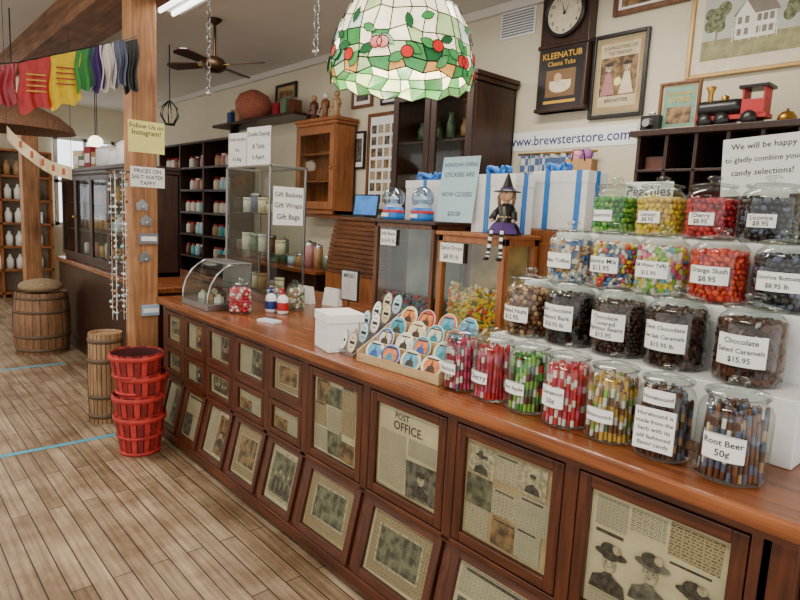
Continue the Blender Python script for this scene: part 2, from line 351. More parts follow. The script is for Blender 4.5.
for i in range(4):
    a,c=cols_big[i],cols_big[i+1]; wd=c-a-.05; xc=-(a+c)/2
    door(xc,wd,.425,.405,style={0:'ladies',2:'office'}.get(i)); door(xc,wd,.085,.32,y=-.068,rx=-tilt)
for i in range(5):
    a,c=cols_sm[i],cols_sm[i+1]; wd=c-a-.05; xc=-(a+c)/2
    door(xc,wd,.622,.21,fw=.028); door(xc,wd,.425,.168,fw=.028); door(xc,wd,.085,.32,y=-.068,rx=-tilt,fw=.028)
solo('counter_worktop',MB().box(-3.92,-.28,-.055,1.12,.868,.91,TOPW),'long worn honey-brown wooden counter top','counter top',(CX,0,0),bevel=.008)
# ---------- jars ----------
JM={}
def jar_mesh(r,h):
    k=(r,h)
    if k in JM: return JM[k]
    P=[(0,.0),(.88,.0),(.97,.02),(1,.05),(1,.62),(.985,.68),(.92,.73),(.8,.765),(.76,.78),(.76,.80),(.84,.805),(.85,.818),(.76,.822)]
    b=MB().lathe([(x*r,z*h) for x,z in P],GLASS,32)
    Q=[(.7,.80),(.7,.823),(.88,.823),(.9,.838),(.86,.852),(.6,.875),(.28,.888),(.16,.9),(.18,.918),(.28,.94),(.3,.966),(.2,.992),(0,1.0)]
    l=MB().lathe([(x*r,z*h) for x,z in Q],GLASS,28)
    JM[k]=(b.mesh('jar_body'),l.mesh('jar_lid')); return JM[k]
def jar(loc,r,h,lines,label,group,lw=.1,lh=.07,lz=.06,rz=RZ+.1,extra=None):
    t=thing('candy_jar',label,'jar',loc,rz,group)
    bm,lm=jar_mesh(r,h); part(t,'jar_body',bm,'clear glass body'); part(t,'jar_lid',lm,'glass lid with a round knob')
    if lines:
        m=MB(); m.bend=r+.0015; m.paper(lw,lh,lines,z0=lz,fill=.95); part(t,'paper_label',m,'white paper label with black lettering')
    if extra: extra(t)
    return t
def sticks(loc,r,h,mats,seed,label):
    q=random.Random(seed); m=MB(); sp=.0138; rr=r*.94-.007
    n=int(rr/sp)+2
    for i in range(-n,n+1):
        for j in range(-n,n+1):
            x=(i+.5*(j%2))*sp; y=j*sp*.87
            if x*x+y*y>rr*rr: continue
            hh=h*q.uniform(.58,.74); dx,dy=q.uniform(-.009,.009),q.uniform(-.009,.009)
            ns=7; p0=Vector((x,y,.006)); p1=Vector((x*.9+dx*.8,y*.9+dy*.8,hh))
            c=q.choice(mats); o_=q.randrange(3)
            for s in range(ns):
                a=p0.lerp(p1,s/ns); bb=p0.lerp(p1,(s+1)/ns)
                m.cyl(a,bb,.006,.006,c[(s+o_)%len(c)],6,True,False)
            m.cyl(p1,p1+Vector((0,0,.006)),.006,.003,c[0],6)
    solo('candy_sticks',m,label,'candy',loc,group='stick candy in the jars',kind='stuff')
def candies(loc,r,h,mats,seed,label,size=.011,fill=.68,flat=.75,shape='ball'):
    q=random.Random(seed); m=MB(); H=h*fill
    m.lathe([(0,.006),(r*.72,.006),(r*.72,H-.02),(0,H-.01)],mats[0],14)
    rows=max(3,int(H/(size*1.45))); 
    for k in range(rows):
        z=.012+size*.5+k*(H-.015-size)/(rows-1); c=int(2*math.pi*r/(size*1.9))
        for i in range(c):
            a=2*math.pi*(i+.5*(k%2))/c+q.uniform(-.06,.06); rd=r*.955-size*.8
            e=Euler((q.uniform(0,3),q.uniform(0,3),q.uniform(0,3)))
            P=(rd*math.cos(a),rd*math.sin(a),z+q.uniform(-.003,.003))
            if shape=='box':
                T=Matrix.Translation(P)@e.to_matrix().to_4x4(); s=size*.72; m.box(-s*1.3,s*1.3,-s,s,-s*.7,s*.7,q.choice(mats),T)
            else: m.ball(P,size,q.choice(mats),7,(1.1,1,flat),e,4)
    for i in range(60):
        a=q.uniform(0,6.3); rd=math.sqrt(q.random())*(r*.86-size)
        m.ball((rd*math.cos(a),rd*math.sin(a),H-.012+q.uniform(0,.01)),size,q.choice(mats),7,(1.1,1,flat),Euler((q.uniform(0,3),q.uniform(0,3),0)),4)
    solo('candy_heap',m,label,'candy',loc,group='loose candy in the jars',kind='stuff')
def C(n,c,r=.3,v=.1): return M('candy_'+n,c,r,var=v)
cW=C('white',(226,218,206)); cR=C('red',(192,26,32)); cB=C('brown',(92,46,26)); cBL=C('blue',(78,112,160)); cY=C('gold',(206,162,68)); cG=C('green',(56,140,46)); cP=C('pink',(206,70,112)); cK=C('black',(26,22,24),.25); cO=C('orange',(220,72,34)); cYL=C('lemon',(226,196,34)); cCH=C('chocolate',(46,24,17),.35); cCM=C('milkchocolate',(74,42,27),.35); cT=C('teal',(90,168,176)); cLG=C('lightgreen',(134,182,70)); cDR=C('darkred',(150,20,42)); cTN=C('tan',(174,136,94)); cSL=C('slate',(88,96,122)); cHB=C('honeybrown',(122,74,42)); cCR=C('cream',(220,204,170)); cDG=C('duskgreen',(96,120,92)); cDP=C('duskpink',(176,120,120))
FR='stick candy jars at the front of the counter'
front=[((1.555,.49),.083,.25,['Root Beer','50¢'],[[cHB,cSL,cB],[cSL,cW,cB],[cB,cHB,cSL],[cCM,cSL,cTN]],'root beer candy sticks wrapped in brown and blue'),
((1.55,.655),.073,.245,['Horehound'],[[cB,cHB],[cCM,cTN,cSL],[cSL,cB,cCM]],'brown horehound candy sticks'),
((1.55,.803),.073,.245,['Butterscotch'],[[cY,cW,cLG],[cHB,cW,cY],[cY,cDG,cW]],'gold and white butterscotch candy sticks'),
((1.55,.95),.072,.245,['Cinnamon','50¢'],[[cR,cW,cP],[cP,cDR,cR],[cR,cR,cW]],'red and white cinnamon candy sticks'),
((1.56,1.097),.071,.245,['Sour Apple'],[[cG,cW,cLG],[cLG,cB,cDG],[cG,cR,cK]],'green and white apple candy sticks'),
((1.56,1.241),.070,.242,['Cherry'],[[cR,cDR,cDR],[cR,cP],[cDR,cW,cP]],'deep red cherry candy sticks'),
((1.56,1.383),.069,.24,['Licorice'],[[cDR,cW],[cP,cDR],[cSL,cW,cP]],'dark red and white candy sticks')]
def card(t):
    m=MB().paper(.1,.11,['Horehound is','made from the','herb with its','old fashioned','flavor candy'],z0=.03,fill=.7)
    part(t,'recipe_card',m,'white card covered in small print',loc=(0,-.077,0))
for i,((x,y),r,h,ln,ms,lb) in enumerate(front):
    jar((x,y,.911),r,h,ln,'lidded glass jar of '+lb.split(' wrapped')[0],FR,lw=.095 if i==0 else .08,lh=.06 if len(ln)>1 else .036,lz=.06 if i!=1 else .15,rz=RZ+[.1,.12,.0,-.1,-.1,-.15,-.15][i],extra=card if i==1 else None)
    sticks((x,y,.912),r,h,ms,20+i,lb)
TR='large candy jars on the white tiered riser'
t1=[(.56,['Chocolate','Salted Caramels','$15.95'],[cCM,cCH,cCM,cB],'milk chocolate salted caramels',.088),
(.765,['Dark Chocolate','Sea Salt Caramels','$15.95 lb'],[cCH,cCH,cCM],'dark chocolate sea salt caramels',.088),
(.95,['Chocolate','Covered','Espresso Beans','$15.95'],[cCH,cCM],'chocolate covered espresso beans',.085),
(1.13,['Dark Chocolate','Almond Bark','$16.95 lb'],[cCH,cK],'dark chocolate almond bark',.085),
(1.305,['Roasted Nuts','$12.95'],[cHB,cTN,cCM],'candied roasted nuts',.084)]
for i,(y,ln,ms,lb,r) in enumerate(t1):
    jar((1.82,y,1.092),r,.25,ln,'large lidded glass jar of '+lb,TR,lw=.13,lh=.085 if len(ln)>2 else .055,lz=.055,rz=RZ+.05-.05*i)
    candies((1.82,y,1.093),r,.25,ms,40+i,'heap of '+lb+' inside a jar',.0125 if i!=2 else .009,shape='box' if i in(0,1,3) else 'ball')
t2=[(.545,['Licorice Buttons','$8.95 lb'],[cK,cK,cSL],'black licorice buttons',.087),
(.73,['Orange Slush','$8.95'],[cO,cO,cR],'orange red slush candies',.087),
(.91,['Salt Water Taffy','$15.95'],[cW,cLG,cP,cT,cYL,cW],'pastel wrapped taffy',.085),
(1.08,['Licorice Mix','$13.95'],[cBL,cP,cCR,cW,cYL,cO],'mixed pastel licorice',.083),
(1.26,['Butter Toffee'],[cBL,cW,cTN],'blue and white wrapped toffee',.083)]
for i,(y,ln,ms,lb,r) in enumerate(t2):
    jar((2.0,y,1.282),r,.235,ln,'large lidded glass jar of '+lb,TR,lw=.12,lh=.055,lz=.06,rz=RZ+.05-.05*i)
    candies((2.0,y,1.283),r,.235,ms,50+i,'heap of '+lb+' inside a jar',.012,shape='box' if i in(2,4) else 'ball',flat=.5)
t3=[(.67,['Licorice','$8.95'],[cK,cK,cSL],'black licorice drops',.087),(.85,['Cherry','$8.95'],[cR,cDR,cR],'shiny red cherry drops',.086),(1.03,['Lemon','$8.95'],[cYL,cYL,cY],'bright yellow lemon drops',.085),(1.21,['Spearmint'],[cG,cG,cLG],'bright green spearmint drops',.083)]
for i,(y,ln,ms,lb,r) in enumerate(t3):
    jar((2.2,y,1.472),r,.22,ln,'large lidded glass jar of '+lb,TR,lw=.085,lh=.042,lz=.05,rz=RZ+.05-.05*i)
    candies((2.2,y,1.473),r,.22,ms,60+i,'heap of '+lb+' inside a jar',.012,flat=.6,fill=.63)
for x0_,x1_,hh in((1.725,1.908,.18),(1.91,2.098,.37),(2.10,2.335,.56)):
    solo('display_riser',MB().box(-.5,.5,0,x1_-x0_,0,hh,WHITEB),'white box riser holding a row of candy jars','riser',(x0_,.90,.911),RZ,'white box risers',bevel=.004)

# ---------- counter items ----------
t=thing('cardboard_box','plain white cardboard box with a loose lid on the counter','box',(1.475,2.13,.911),RZ-.25)
part(t,'box_body',MB().box(-.085,.085,0,.16,0,.14,WHITEB),bevel=.002); part(t,'box_lid',MB().box(-.089,.089,-.004,.164,.125,.165,WHITE),bevel=.003)
STK=[M('sticker_%d'%i,c,.4,var=.35,scale=40) for i,c in enumerate([(50,140,160),(224,220,208),(216,120,60),(50,86,166),(180,50,50),(90,160,190),(225,210,160)])]
RKT=Matrix.Translation((1.49,1.66,.911))@Matrix.Rotation(RZ+.05,4,'Z')
rk=thing('sticker_rack','stepped light wood rack displaying round souvenir stickers','display rack',(1.49,1.66,.911),RZ+.05)
b=MB()
for k in range(4): b.box(-.215,.215,.003+k*.065,.009+k*.065,0,.035+k*.04,LIGHTW).box(-.215,.215,.03+k*.065,.036+k*.065,0,.02+k*.04,LIGHTW)
for sx in(-.222,.215): b.add([(x,y,z) for x in(sx,sx+.008) for y,z in((0,0),(.27,0),(.27,.18),(.0,.045))],[(0,1,2,3),(7,6,5,4),(0,4,5,1),(1,5,6,2),(2,6,7,3),(3,7,4,0)],LIGHTW)
part(rk,'rack_frame',b,bevel=.001)
q=random.Random(3)
for k in range(4):
    for i in range(4):
        m=MB(); sx=1.25 if k==0 else 1; rr=.047 if k else .042
        a=q.choice(STK); c=q.choice([STK[0],STK[3],STK[4],DTONE])
        m.disc(0,.04,rr,WHITE,0,26,sx,1); m.disc(0,.04,rr,WHITE,.0015,26,sx,1)
        m.disc(0,.04,rr*.94,a,-.0008,26,sx,1); m.disc(0,.04,rr*.74,q.choice([STK[1],cCR,STK[5],STK[0],STK[2]]),-.0012,22,sx,1); m.poly([(-.022,.02),(.022,.02),(.016,.038),(.005,.044),(.0,.066),(-.005,.044),(-.018,.038)],c,-.0016); m.rect(-.024*sx,.024*sx,.066,.071,INK,-.0018)
        o=solo('round_sticker',m,'round souvenir sticker standing in a wooden rack','sticker',(0,0,0),0,'souvenir stickers in the rack')
        o.matrix_world=RKT@Matrix.Translation((-.155+i*.103+q.uniform(-.008,.008),.018+k*.065,.014+k*.04))@Matrix.Rotation(-.35,4,'X')
LT=Matrix.Translation((1.50,2.0,.911))@Matrix.Rotation(RZ-.12,4,'Z')
t=thing('sticker_rack','narrow wire rack with columns of white oval stickers','display rack',(1.50,2.0,.911),RZ-.12)
b=MB()
for k in range(5): b.box(-.075,.075,k*.055,.004+k*.055,0,.02+k*.038,METAL)
for sx in(-.077,.073): b.box(sx,sx+.004,0,.27,0,.006,METAL); b.cyl((sx+.002,0,.01),(sx+.002,.27,.2),.003,.003,METAL,6)
part(t,'rack_frame',b)
for k in range(5):
    for i in range(2):
        m=MB(); m.disc(0,.045,.04,INK,0,22,.85,1.2); m.disc(0,.045,.037,[WHITE,cCR,LBLUE][(k+i)%3],-.001,22,.85,1.2); m.disc(0,.045,.04,WHITE,.0012,22,.85,1.2); m.rect(-.019,.019,.04,.052,INK,-.0016); m.rect(-.012,.012,.064,.068,GRAY,-.0016); m.rect(-.014,.014,.025,.029,GRAY,-.0016)
        o=solo('oval_sticker',m,'white oval sticker with black print and rim','sticker',(0,0,0),0,'oval stickers in the narrow rack')
        o.matrix_world=LT@Matrix.Translation((-.038+i*.076,.008+k*.055,.012+k*.038))@Matrix.Rotation(-.25,4,'X')
def case(name,label,loc,w,d,h,fm,ps=.022,lid=None,rz=RZ,base_h=.03,shelves=()):
    t=thing(name,label,'display case',loc,rz); b=MB()
    for x in(-w/2,w/2-ps):
        for y in(0,d-ps): b.box(x,x+ps,y,y+ps,0,h,fm)
    for z,hh in((0,base_h),(h-ps,ps)):
        b.box(-w/2,w/2,0,ps,z,z+hh,fm).box(-w/2,w/2,d-ps,d,z,z+hh,fm).box(-w/2,-w/2+ps,0,d,z,z+hh,fm).box(w/2-ps,w/2,0,d,z,z+hh,fm)
    b.box(-w/2+.004,w/2-.004,.004,d-.004,.004,base_h*.8,fm)
    part(t,'case_frame',b,bevel=.002)
    if lid: part(t,'case_lid',MB().box(-w/2-.012,w/2+.012,-.012,d+.005,h,h+.018,lid),bevel=.003)
    g=MB(); y=ps/2
    g.rect(-w/2+ps,w/2-ps,base_h,h-ps,CASEGLASS,y)
    g.add([(w/2-ps/2,ps,base_h),(w/2-ps/2,d-ps,base_h),(w/2-ps/2,d-ps,h-ps),(w/2-ps/2,ps,h-ps)],[(0,1,2,3)],CASEGLASS)
    g.add([(-w/2+ps/2,ps,base_h),(-w/2+ps/2,d-ps,base_h),(-w/2+ps/2,d-ps,h-ps),(-w/2+ps/2,ps,h-ps)],[(0,1,2,3)],CASEGLASS)
    part(t,'glass_panel',g)
    for z in shelves: part(t,'glass_shelf',MB().box(-w/2+ps,w/2-ps,ps,d-ps,z,z+.006,CASEGLASS))
    return t
jc=case('display_case','wood-framed glass candy case with a jelly beans sign',(2.05,2.27,.911),.45,.25,.555,wood('case_walnut',(76,44,26),(120,76,46),'z'),lid=DARKW)
part(jc,'paper_label',MB().paper(.12,.08,['Jelly Beans','$16.95 lb'],fill=1),loc=(-.11,-.001,.44))
part(jc,'back_panel',MB().box(-.2,.2,.225,.235,.03,.53,M('case_back_grey',(126,132,126),.4,var=.35,scale=9)))
sc=case('display_case','orange wood-framed glass case with a spice drops sign',(2.05,1.815,.911),.40,.24,.515,ORANGEW,.03,lid=ORANGEW)
part(sc,'paper_label',MB().paper(.145,.09,['Spice Drops','$8.95 lb'],fill=1),loc=(-.11,-.001,.39))
part(sc,'back_panel',MB().box(-.17,.17,.205,.212,.03,.49,M('case_back_amber',(196,160,90),.4,var=.5,scale=9)))
q=random.Random(9)
def heap(loc,w,d,h,mats,n,size,label):
    m=MB(); m.box(-w/2,w/2,0,d,0,h*.8,mats[0])
    for i in range(n):
        x=q.uniform(-w/2,w/2); y=q.choice([0,0,q.uniform(0,d)]); z=q.uniform(size,h)
        if y>0: z=h*.8+q.uniform(0,.012)
        m.ball((x,y,z),size,q.choice(mats),6,(1,1,.8),Euler((q.random()*3,q.random()*3,0)),4)
    solo('candy_heap',m,label,'candy',loc,group='loose candy in the display cases',kind='stuff')
heap((2.095,1.815,.945),.31,.13,.26,[cYL,cO,cYL,cDG,cCR,cY],520,.012,'heap of sugared spice drops in a case')
heap((2.09,2.27,.945),.36,.13,.16,[cSL,cK,cDG,cBL,cR],420,.011,'heap of mixed jelly beans in a case')
g=thing('snow_globe','snow globe on a blue and red printed base','snow globe',(2.11,2.42,1.485),RZ,'snow globes on the case')
part(g,'base',MB().lathe([(0,0),(.056,0),(.06,.012),(.056,.05),(.048,.064),(0,.064)],BLUE,24).lathe([(.0595,.036),(.060,.038),(.0575,.048),(.056,.05)],RED,24).box(-.024,.024,-.061,-.056,.014,.032,WHITE))
part(g,'glass_globe',MB().ball((0,0,.112),.058,GLOBEG,24,m=12))
part(g,'scene',MB().lathe([(0,.064),(.044,.064),(.038,.08),(0,.088)],WHITE,16).box(-.018,.018,-.012,.012,.08,.105,M('cottage_pale',(190,206,224),.6)).add([(-.024,-.014,.105),(.024,-.014,.105),(.024,.014,.105),(-.024,.014,.105),(0,-.014,.125),(0,.014,.125)],[(0,1,4),(2,3,5),(1,2,5,4),(3,0,4,5)],WHITE).box(-.004,.004,-.004,.004,.12,.145,WHITE))
copy_thing(g,(2.11,2.2,1.485))
def gift(loc,w,d,h,body,rib,label,rz=RZ,vert=(0,),br=.055):
    t=thing('gift_box',label,'gift box',loc,rz)
    part(t,'box_body',MB().box(-w/2,w/2,0,d,0,h*.8,body),bevel=.003)
    part(t,'box_lid',MB().box(-w/2-.003,w/2+.003,-.003,d+.003,h*.8,h,body),bevel=.003)
    m=MB()
    for vx in vert: m.box(vx-.013,vx+.013,-.005,d+.005,0,h+.002,rib)
    m.box(-w/2-.005,w/2+.005,d/2-.015,d/2+.015,0,h+.002,rib)
    part(t,'ribbon',m)
    m=MB()
    for s in(-1,1):
        for a in(0,.5,-.5):
            pts=[(vert[0]+s*br*math.sin(u_)*math.cos(a),d/2+s*br*1.1*math.sin(u_)*math.sin(a),h+.005+.035*math.sin(2*u_)*.5+.02*math.sin(u_)) for u_ in [i*math.pi/8 for i in range(9)]]
            m.tube(pts,.009,rib,6)
    m.ball((vert[0],d/2,h+.012),.016,rib,8)
    part(t,'bow',m)
gift((2.14,1.775,1.446),.24,.14,.265,WHITEB,BLUE,'white gift box tied with bright blue ribbon',vert=(-.03,))
gift((2.33,1.56,1.476),.28,.16,.26,WHITEB,BLUE,'white gift box with wide blue ribbon bands',vert=(-.06,.1))
gift((2.22,2.3,1.485),.3,.1,.21,WHITEB,BLUE,'small white gift box topped by a blue bow',br=.08)
solo('storage_crate',MB().box(-.33,.33,0,.2,0,.56,ORANGEW).box(-.3,.3,-.006,.0,.05,.5,ORANGEW),'plain wooden crate behind the candy cases','crate',(2.315,1.66,.911),bevel=.003)
t=thing('notice_sign','light blue card notice leaning on the candy case','sign',(2.1,1.975,1.487),RZ,rx=0)
part(t,'card',MB().paper(.235,.31,['WINDOW OPENS','STICKERS ARE','','NOW CLOSED','','$20.00'],LBLUE,NAVY,fill=1.0),rot=(-.12,0,0))
part(t,'easel_back',MB().add([(-.02,.002,0),(.02,.002,0),(.02,.06,0),(-.02,.06,0),(0,.03,.2)],[(0,1,4),(1,2,4),(2,3,4),(3,0,4),(0,3,2,1)],WHITEB))
t=thing('witch_doll','small witch doll in black and purple sitting on the case edge','doll',(2.045,1.62,1.45),RZ+.2)
part(t,'body',MB().tube([(0,.0,.0),(0,.0,.05),(0,0,.1),(0,0,.125),(0,-.002,.14)],[.03,.034,.026,.014,.012],SKIN,12).ball((0,-.004,.165),.03,SKIN,14,(1,1,1.1),m=8).ball((0,-.035,.162),.006,SKIN,8,(1,1.6,1)).ball((-.01,-.031,.172),.0035,INK,6).ball((.01,-.031,.172),.0035,INK,6).box(-.008,.008,-.033,-.03,.148,.151,RED)
 .tube([(-.02,0,.11),(-.045,-.01,.08),(-.05,-.03,.05)],[.009,.008,.006],SKIN,8).tube([(.02,0,.11),(.045,-.01,.08),(.05,-.03,.05)],[.009,.008,.006],SKIN,8))
part(t,'dress',MB().lathe([(.014,.128),(.034,.11),(.03,.07),(.045,.045),(.075,.0),(.07,-.005),(0,0)],BLACK,16).tube([(-.02,0,.115),(-.045,-.01,.085),(-.05,-.025,.06)],[.013,.013,.016],BLACK,8).tube([(.02,0,.115),(.045,-.01,.085),(.05,-.025,.06)],[.013,.013,.016],BLACK,8).lathe([(.047,.046),(.06,.03),(.077,.002)],PURPLE,16,arc=.99))
for s in(-1,1):
    m=MB()
    pts=[(s*.02,-.03,.01),(s*.024,-.07,.012),(s*.026,-.078,-.03),(s*.028,-.08,-.075),(s*.03,-.08,-.1)]
    for i in range(4):
        for k in range(3):
            a=Vector(pts[i]).lerp(Vector(pts[i+1]),k/3); bb=Vector(pts[i]).lerp(Vector(pts[i+1]),(k+1)/3); m.cyl(a,bb,.008,.008,[BLACK,WHITE][(i*3+k)%2],8)
    m.ball((s*.03,-.092,-.105),.011,BLACK,8,(1,2,.8))
    part(t,'striped_leg',m,'black and white striped leg with black shoe')
HAIR=M('doll_hair',(130,96,70),.8)
part(t,'hat',MB().lathe([(0,.262),(.008,.24),(.022,.2),(.03,.182),(.058,.178),(.058,.174),(0,.176)],BLACK,18).lathe([(.0305,.184),(.0285,.192)],PURPLE,18))
part(t,'hair',MB().tube([(-.03,-.005,.12),(-.036,-.002,.15),(-.028,.008,.182),(0,.012,.186),(.028,.008,.182),(.036,-.002,.15),(.03,-.005,.12)],.009,HAIR,6))
cv=thing('curved_display_case','small countertop display case with curved glass front and metal trim','display case',(1.45,3.42,.911),RZ)
w=.36;d=.28;hh=.26
b=MB().box(-w/2,w/2,0,d,0,.035,METAL).box(-w/2,w/2,d-.012,d,.035,hh,METAL).box(-w/2,w/2,.14,d,hh,hh+.012,METAL)
prof=[(.005,.035),(.008,.09),(.025,.15),(.06,.205),(.1,.24),(.14,.262)]
for sx in(-w/2,w/2-.01): b.tube([(sx+.005,y,z) for y,z in prof],.006,METAL,6).tube([(sx+.005,.14,.262),(sx+.005,d-.01,.262),(sx+.005,d-.01,.03)],.006,METAL,6)
part(cv,'case_frame',b,bevel=.002)
g=MB(); n=len(prof); g.add([(x,y,z) for x in(-w/2,w/2) for y,z in prof],[(i,i+1,n+i+1,n+i) for i in range(n-1)],CASEGLASS,True)
for sx in(-w/2+.003,w/2-.003): g.add([(sx,y,z) for y,z in prof]+[(sx,d-.01,.262),(sx,d-.01,.035)],[tuple(range(n+2))],CASEGLASS)
part(cv,'curved_glass',g); part(cv,'glass_shelf',MB().box(-w/2+.01,w/2-.01,.05,d-.02,.13,.135,CASEGLASS))
q=random.Random(5)
for i in range(6):
    c=[cW,cDP,cTN,cHB,cW,cCR][i]
    solo('confection',MB().box(-.02,.02,-.02,.02,0,.035,c).ball((0,0,.038),.014,c,8),'small wrapped confection inside the curved case','confection',(1.5+.1*(i%2)+.05,3.30+.055*i,.947),RZ+q.random(),'confections in the curved case')
tc_=case('glass_showcase','tall metal-framed glass showcase with shelves of sweets',(1.9,3.65,.911),.6,.27,.87,METAL,.014,base_h=.05,shelves=(.3,.56))
part(tc_,'notice_sheet',MB().paper(.22,.24,['Gift Baskets','Gift Wraps','Gift Bags'],fill=.6),loc=(.301,.135,.5),rot=(0,0,math.pi/2))
q=random.Random(12)
for z in(.965,1.22,1.48):
    for i in range(5):
        c=q.choice([cW,cHB,cTN,cCR,cSL,cDG,cDP]); r=q.uniform(.028,.04); h_=q.uniform(.07,.13)
        solo('sweets_tin',MB().lathe([(0,0),(r,0),(r,h_*.85),(0,h_*.85)],c,16).lathe([(0,h_),(r*1.04,h_),(r*1.04,h_*.84),(r,h_*.84)],METAL if i%2 else c,16),'small round container of sweets on a showcase shelf','container',(2.03,3.43+i*.11,z),RZ,'containers in the tall showcase')
solo('paper_sign',MB().paper(.2,.22,['Candy Sampler','6oz','Kit Bag'],fill=.6,th=.003),'white paper sign taped above the glass showcase','sign',(1.93,3.84,1.783),RZ+.15,'paper signs on the showcase')
solo('paper_sign',MB().paper(.26,.24,['Double Dipping','& Taste','it Apart'],fill=.6,th=.003),'white paper sign taped above the glass showcase','sign',(1.93,3.55,1.783),RZ+.1,'paper signs on the showcase')
for i,(x,y,c) in enumerate([(1.77,3.08,NAVY),(1.8,3.0,RED)]):
    t=thing('sanitizer_bottle','white pump bottle with a coloured label on the counter','bottle',(x,y,.911),RZ,'pump bottles on the counter')
    part(t,'bottle_body',MB().lathe([(0,0),(.03,0),(.033,.008),(.033,.08),(.026,.1),(.012,.108),(.012,.115),(0,.115)],WHITEB,18)); part(t,'paper_label',MB().lathe([(.0335,.02),(.0338,.022),(.0338,.065),(.0335,.067)],c,18))
    part(t,'pump',MB().cyl((0,0,.112),(0,0,.14),.005,.005,c,8).cyl((0,.008,.142),(0,-.03,.14),.005,.004,c,8).cyl((0,0,.113),(0,0,.124),.014,.014,c,12))
jar((1.60,3.13,.911),.065,.2,None,'short glass jar of wrapped red lollipops','small jars near the showcase')
candies((1.60,3.13,.912),.065,.2,[cR,cW,cR,cP],80,'heap of red and white lollipops inside a jar',.012)
jar((1.95,3.1,.911),.055,.18,None,'small glass jar with a white card label','small jars near the showcase')
candies((1.95,3.1,.912),.055,.18,[cTN,cW,cDG],81,'heap of small pale candies inside a jar',.012)
jar((1.86,3.2,.911),.05,.16,['50¢'],'small glass jar with a price label','small jars near the showcase',lw=.05,lh=.04,lz=.03)
candies((1.86,3.2,.912),.05,.16,[cBL,cW,cDP],82,'heap of small mixed candies inside a jar',.011)
solo('business_card',MB().box(-.06,.06,-.03,.03,0,.012,WHITEB).box(-.05,.05,-.025,.025,.012,.013,LBLUE),'small stack of white cards lying on the counter','card',(1.6,2.8,.911),RZ+.3)
t=thing('sign_stand','small framed price sign on a black metal stand','sign',(2.2,2.9,.911),RZ+.1)
part(t,'stand',MB().box(-.04,.04,-.03,.03,0,.006,BLACK).cyl((0,0,0),(0,0,.07),.004,.004,BLACK,8).box(-.078,.078,.002,.01,.065,.255,BLACK))
part(t,'card',MB().paper(.135,.175,['MENU','','',''],SCRIPT,z0=.073,y=.001))
for i in range(2):
    solo('paper_bag',MB().add([(-.06,-.03,0),(.06,-.03,0),(.06,.03,0),(-.06,.03,0),(-.055,-.012,.11),(.055,-.012,.115),(.055,.012,.11),(-.055,.012,.115)],[(0,1,5,4),(1,2,6,5),(2,3,7,6),(3,0,4,7),(0,3,2,1)],WHITE),'crumpled white paper bag on the counter','bag',(2.15+.1*i,3.3-.16*i,.911),RZ+.3,'white paper bags')
def stand_sign(loc,w,h,lines,z,label,rz=RZ,rot=0,fill=.75):
    t=thing('notice_sign',label,'sign',loc,rz); H=z-loc[2]
    part(t,'stand',MB().box(-.05,.05,-.02,.06,0,.006,METAL).cyl((0,.01,0),(0,.01,H+h*.5),.004,.004,METAL,8))
    part(t,'card',MB().paper(w,h,lines,fill=fill),loc=(0,0,H),rot=(0,rot,0))
stand_sign((2.42,.775,.911),.27,.21,['We will be happy','to gladly combine your','candy selections!',''],1.64,'white notice card standing behind the candy jars',RZ,-.06,.8)
stand_sign((2.40,1.18,.911),.2,.075,['Peachies'],1.615,'small white name card standing behind the jars')

# ---------- stained glass lamp ----------
BRONZE=M('bronze',(70,50,34),.4,.8)
lp=thing('stained_glass_lamp','hanging stained glass lamp with green leaves and red apples','lamp',(1.43,1.63,1.955),0)
def GM(n,c,e=1.0,v=.18): return M('lampglass_'+n,c,.25,var=v,scale=25,emit=e)
gw=GM('cream',(250,234,196),1.5,.1); gg=GM('green',(60,136,70),.8); gdg=GM('darkgreen',(30,92,50),.6); glg=GM('palegreen',(180,206,140),1.0); gr=GM('red',(190,30,26),.9); ga=GM('amber',(216,150,66),1.0); gb=GM('paleblue',(206,220,204),1.1)
q=random.Random(4); n=28
rows=[(.268,.12),(.25,.165),(.238,.19),(.185,.218),(.12,.236),(.07,.246),(.032,.249),(.0,.243)]
rowm=[[ga,gw,glg],[gdg,ga,gr],[gw,gw,gw,glg],[gw,gw,gw,gb,glg],[gw,glg,gg,gw],[gg,glg,gdg,gw],[ga,gg,glg,gdg]]
V=[];F=[];FM=[]
for i,(z,r) in enumerate(rows):
    for j in range(n):
        a=2*math.pi*(j+(q.uniform(-.3,.3) if 2<i<7 else 0))/n; zz=z+(q.uniform(-.01,.01) if 2<i<7 else 0)
        if i==7: zz=-.012 if j%2 else .004
        V.append((r*math.cos(a),r*math.sin(a),zz))
for i in range(7):
    for j in range(n):
        a=i*n+j;b_=i*n+(j+1)%n; F.append((a,a+n,b_+n,b_)); FM.append(q.choice(rowm[i]))
s=MB()
for f,mm in zip(F,FM): s.add([V[k] for k in f],[(0,1,2,3)],mm)
def surf(a,z,off=.003):
    r=.25
    for k in range(len(rows)-1):
        z1,r1=rows[k];z0,r0=rows[k+1]
        if z0<=z<=z1: r=r0+(r1-r0)*(z-z0)/(z1-z0)+off; break
    return (r*math.cos(a),r*math.sin(a),z)
lead=MB()
def leaf(a,z,L_,rot,mat,k=.5,off=.0035):
    pts=[]
    for t_,wv in((0,0),(.25,.8),(.5,1),(.75,.7),(1,0),(.75,-.7),(.5,-1),(.25,-.8)):
        x=(t_-.5)*L_; y=wv*L_*k*.5; xx=x*math.cos(rot)-y*math.sin(rot); yy=x*math.sin(rot)+y*math.cos(rot)
        pts.append(surf(a+xx/.245,max(0.001,min(.267,z+yy)),off))
    s.add(pts,[tuple(range(8))],mat); lead.tube(pts+[pts[0]],.0014,BLACK,4)
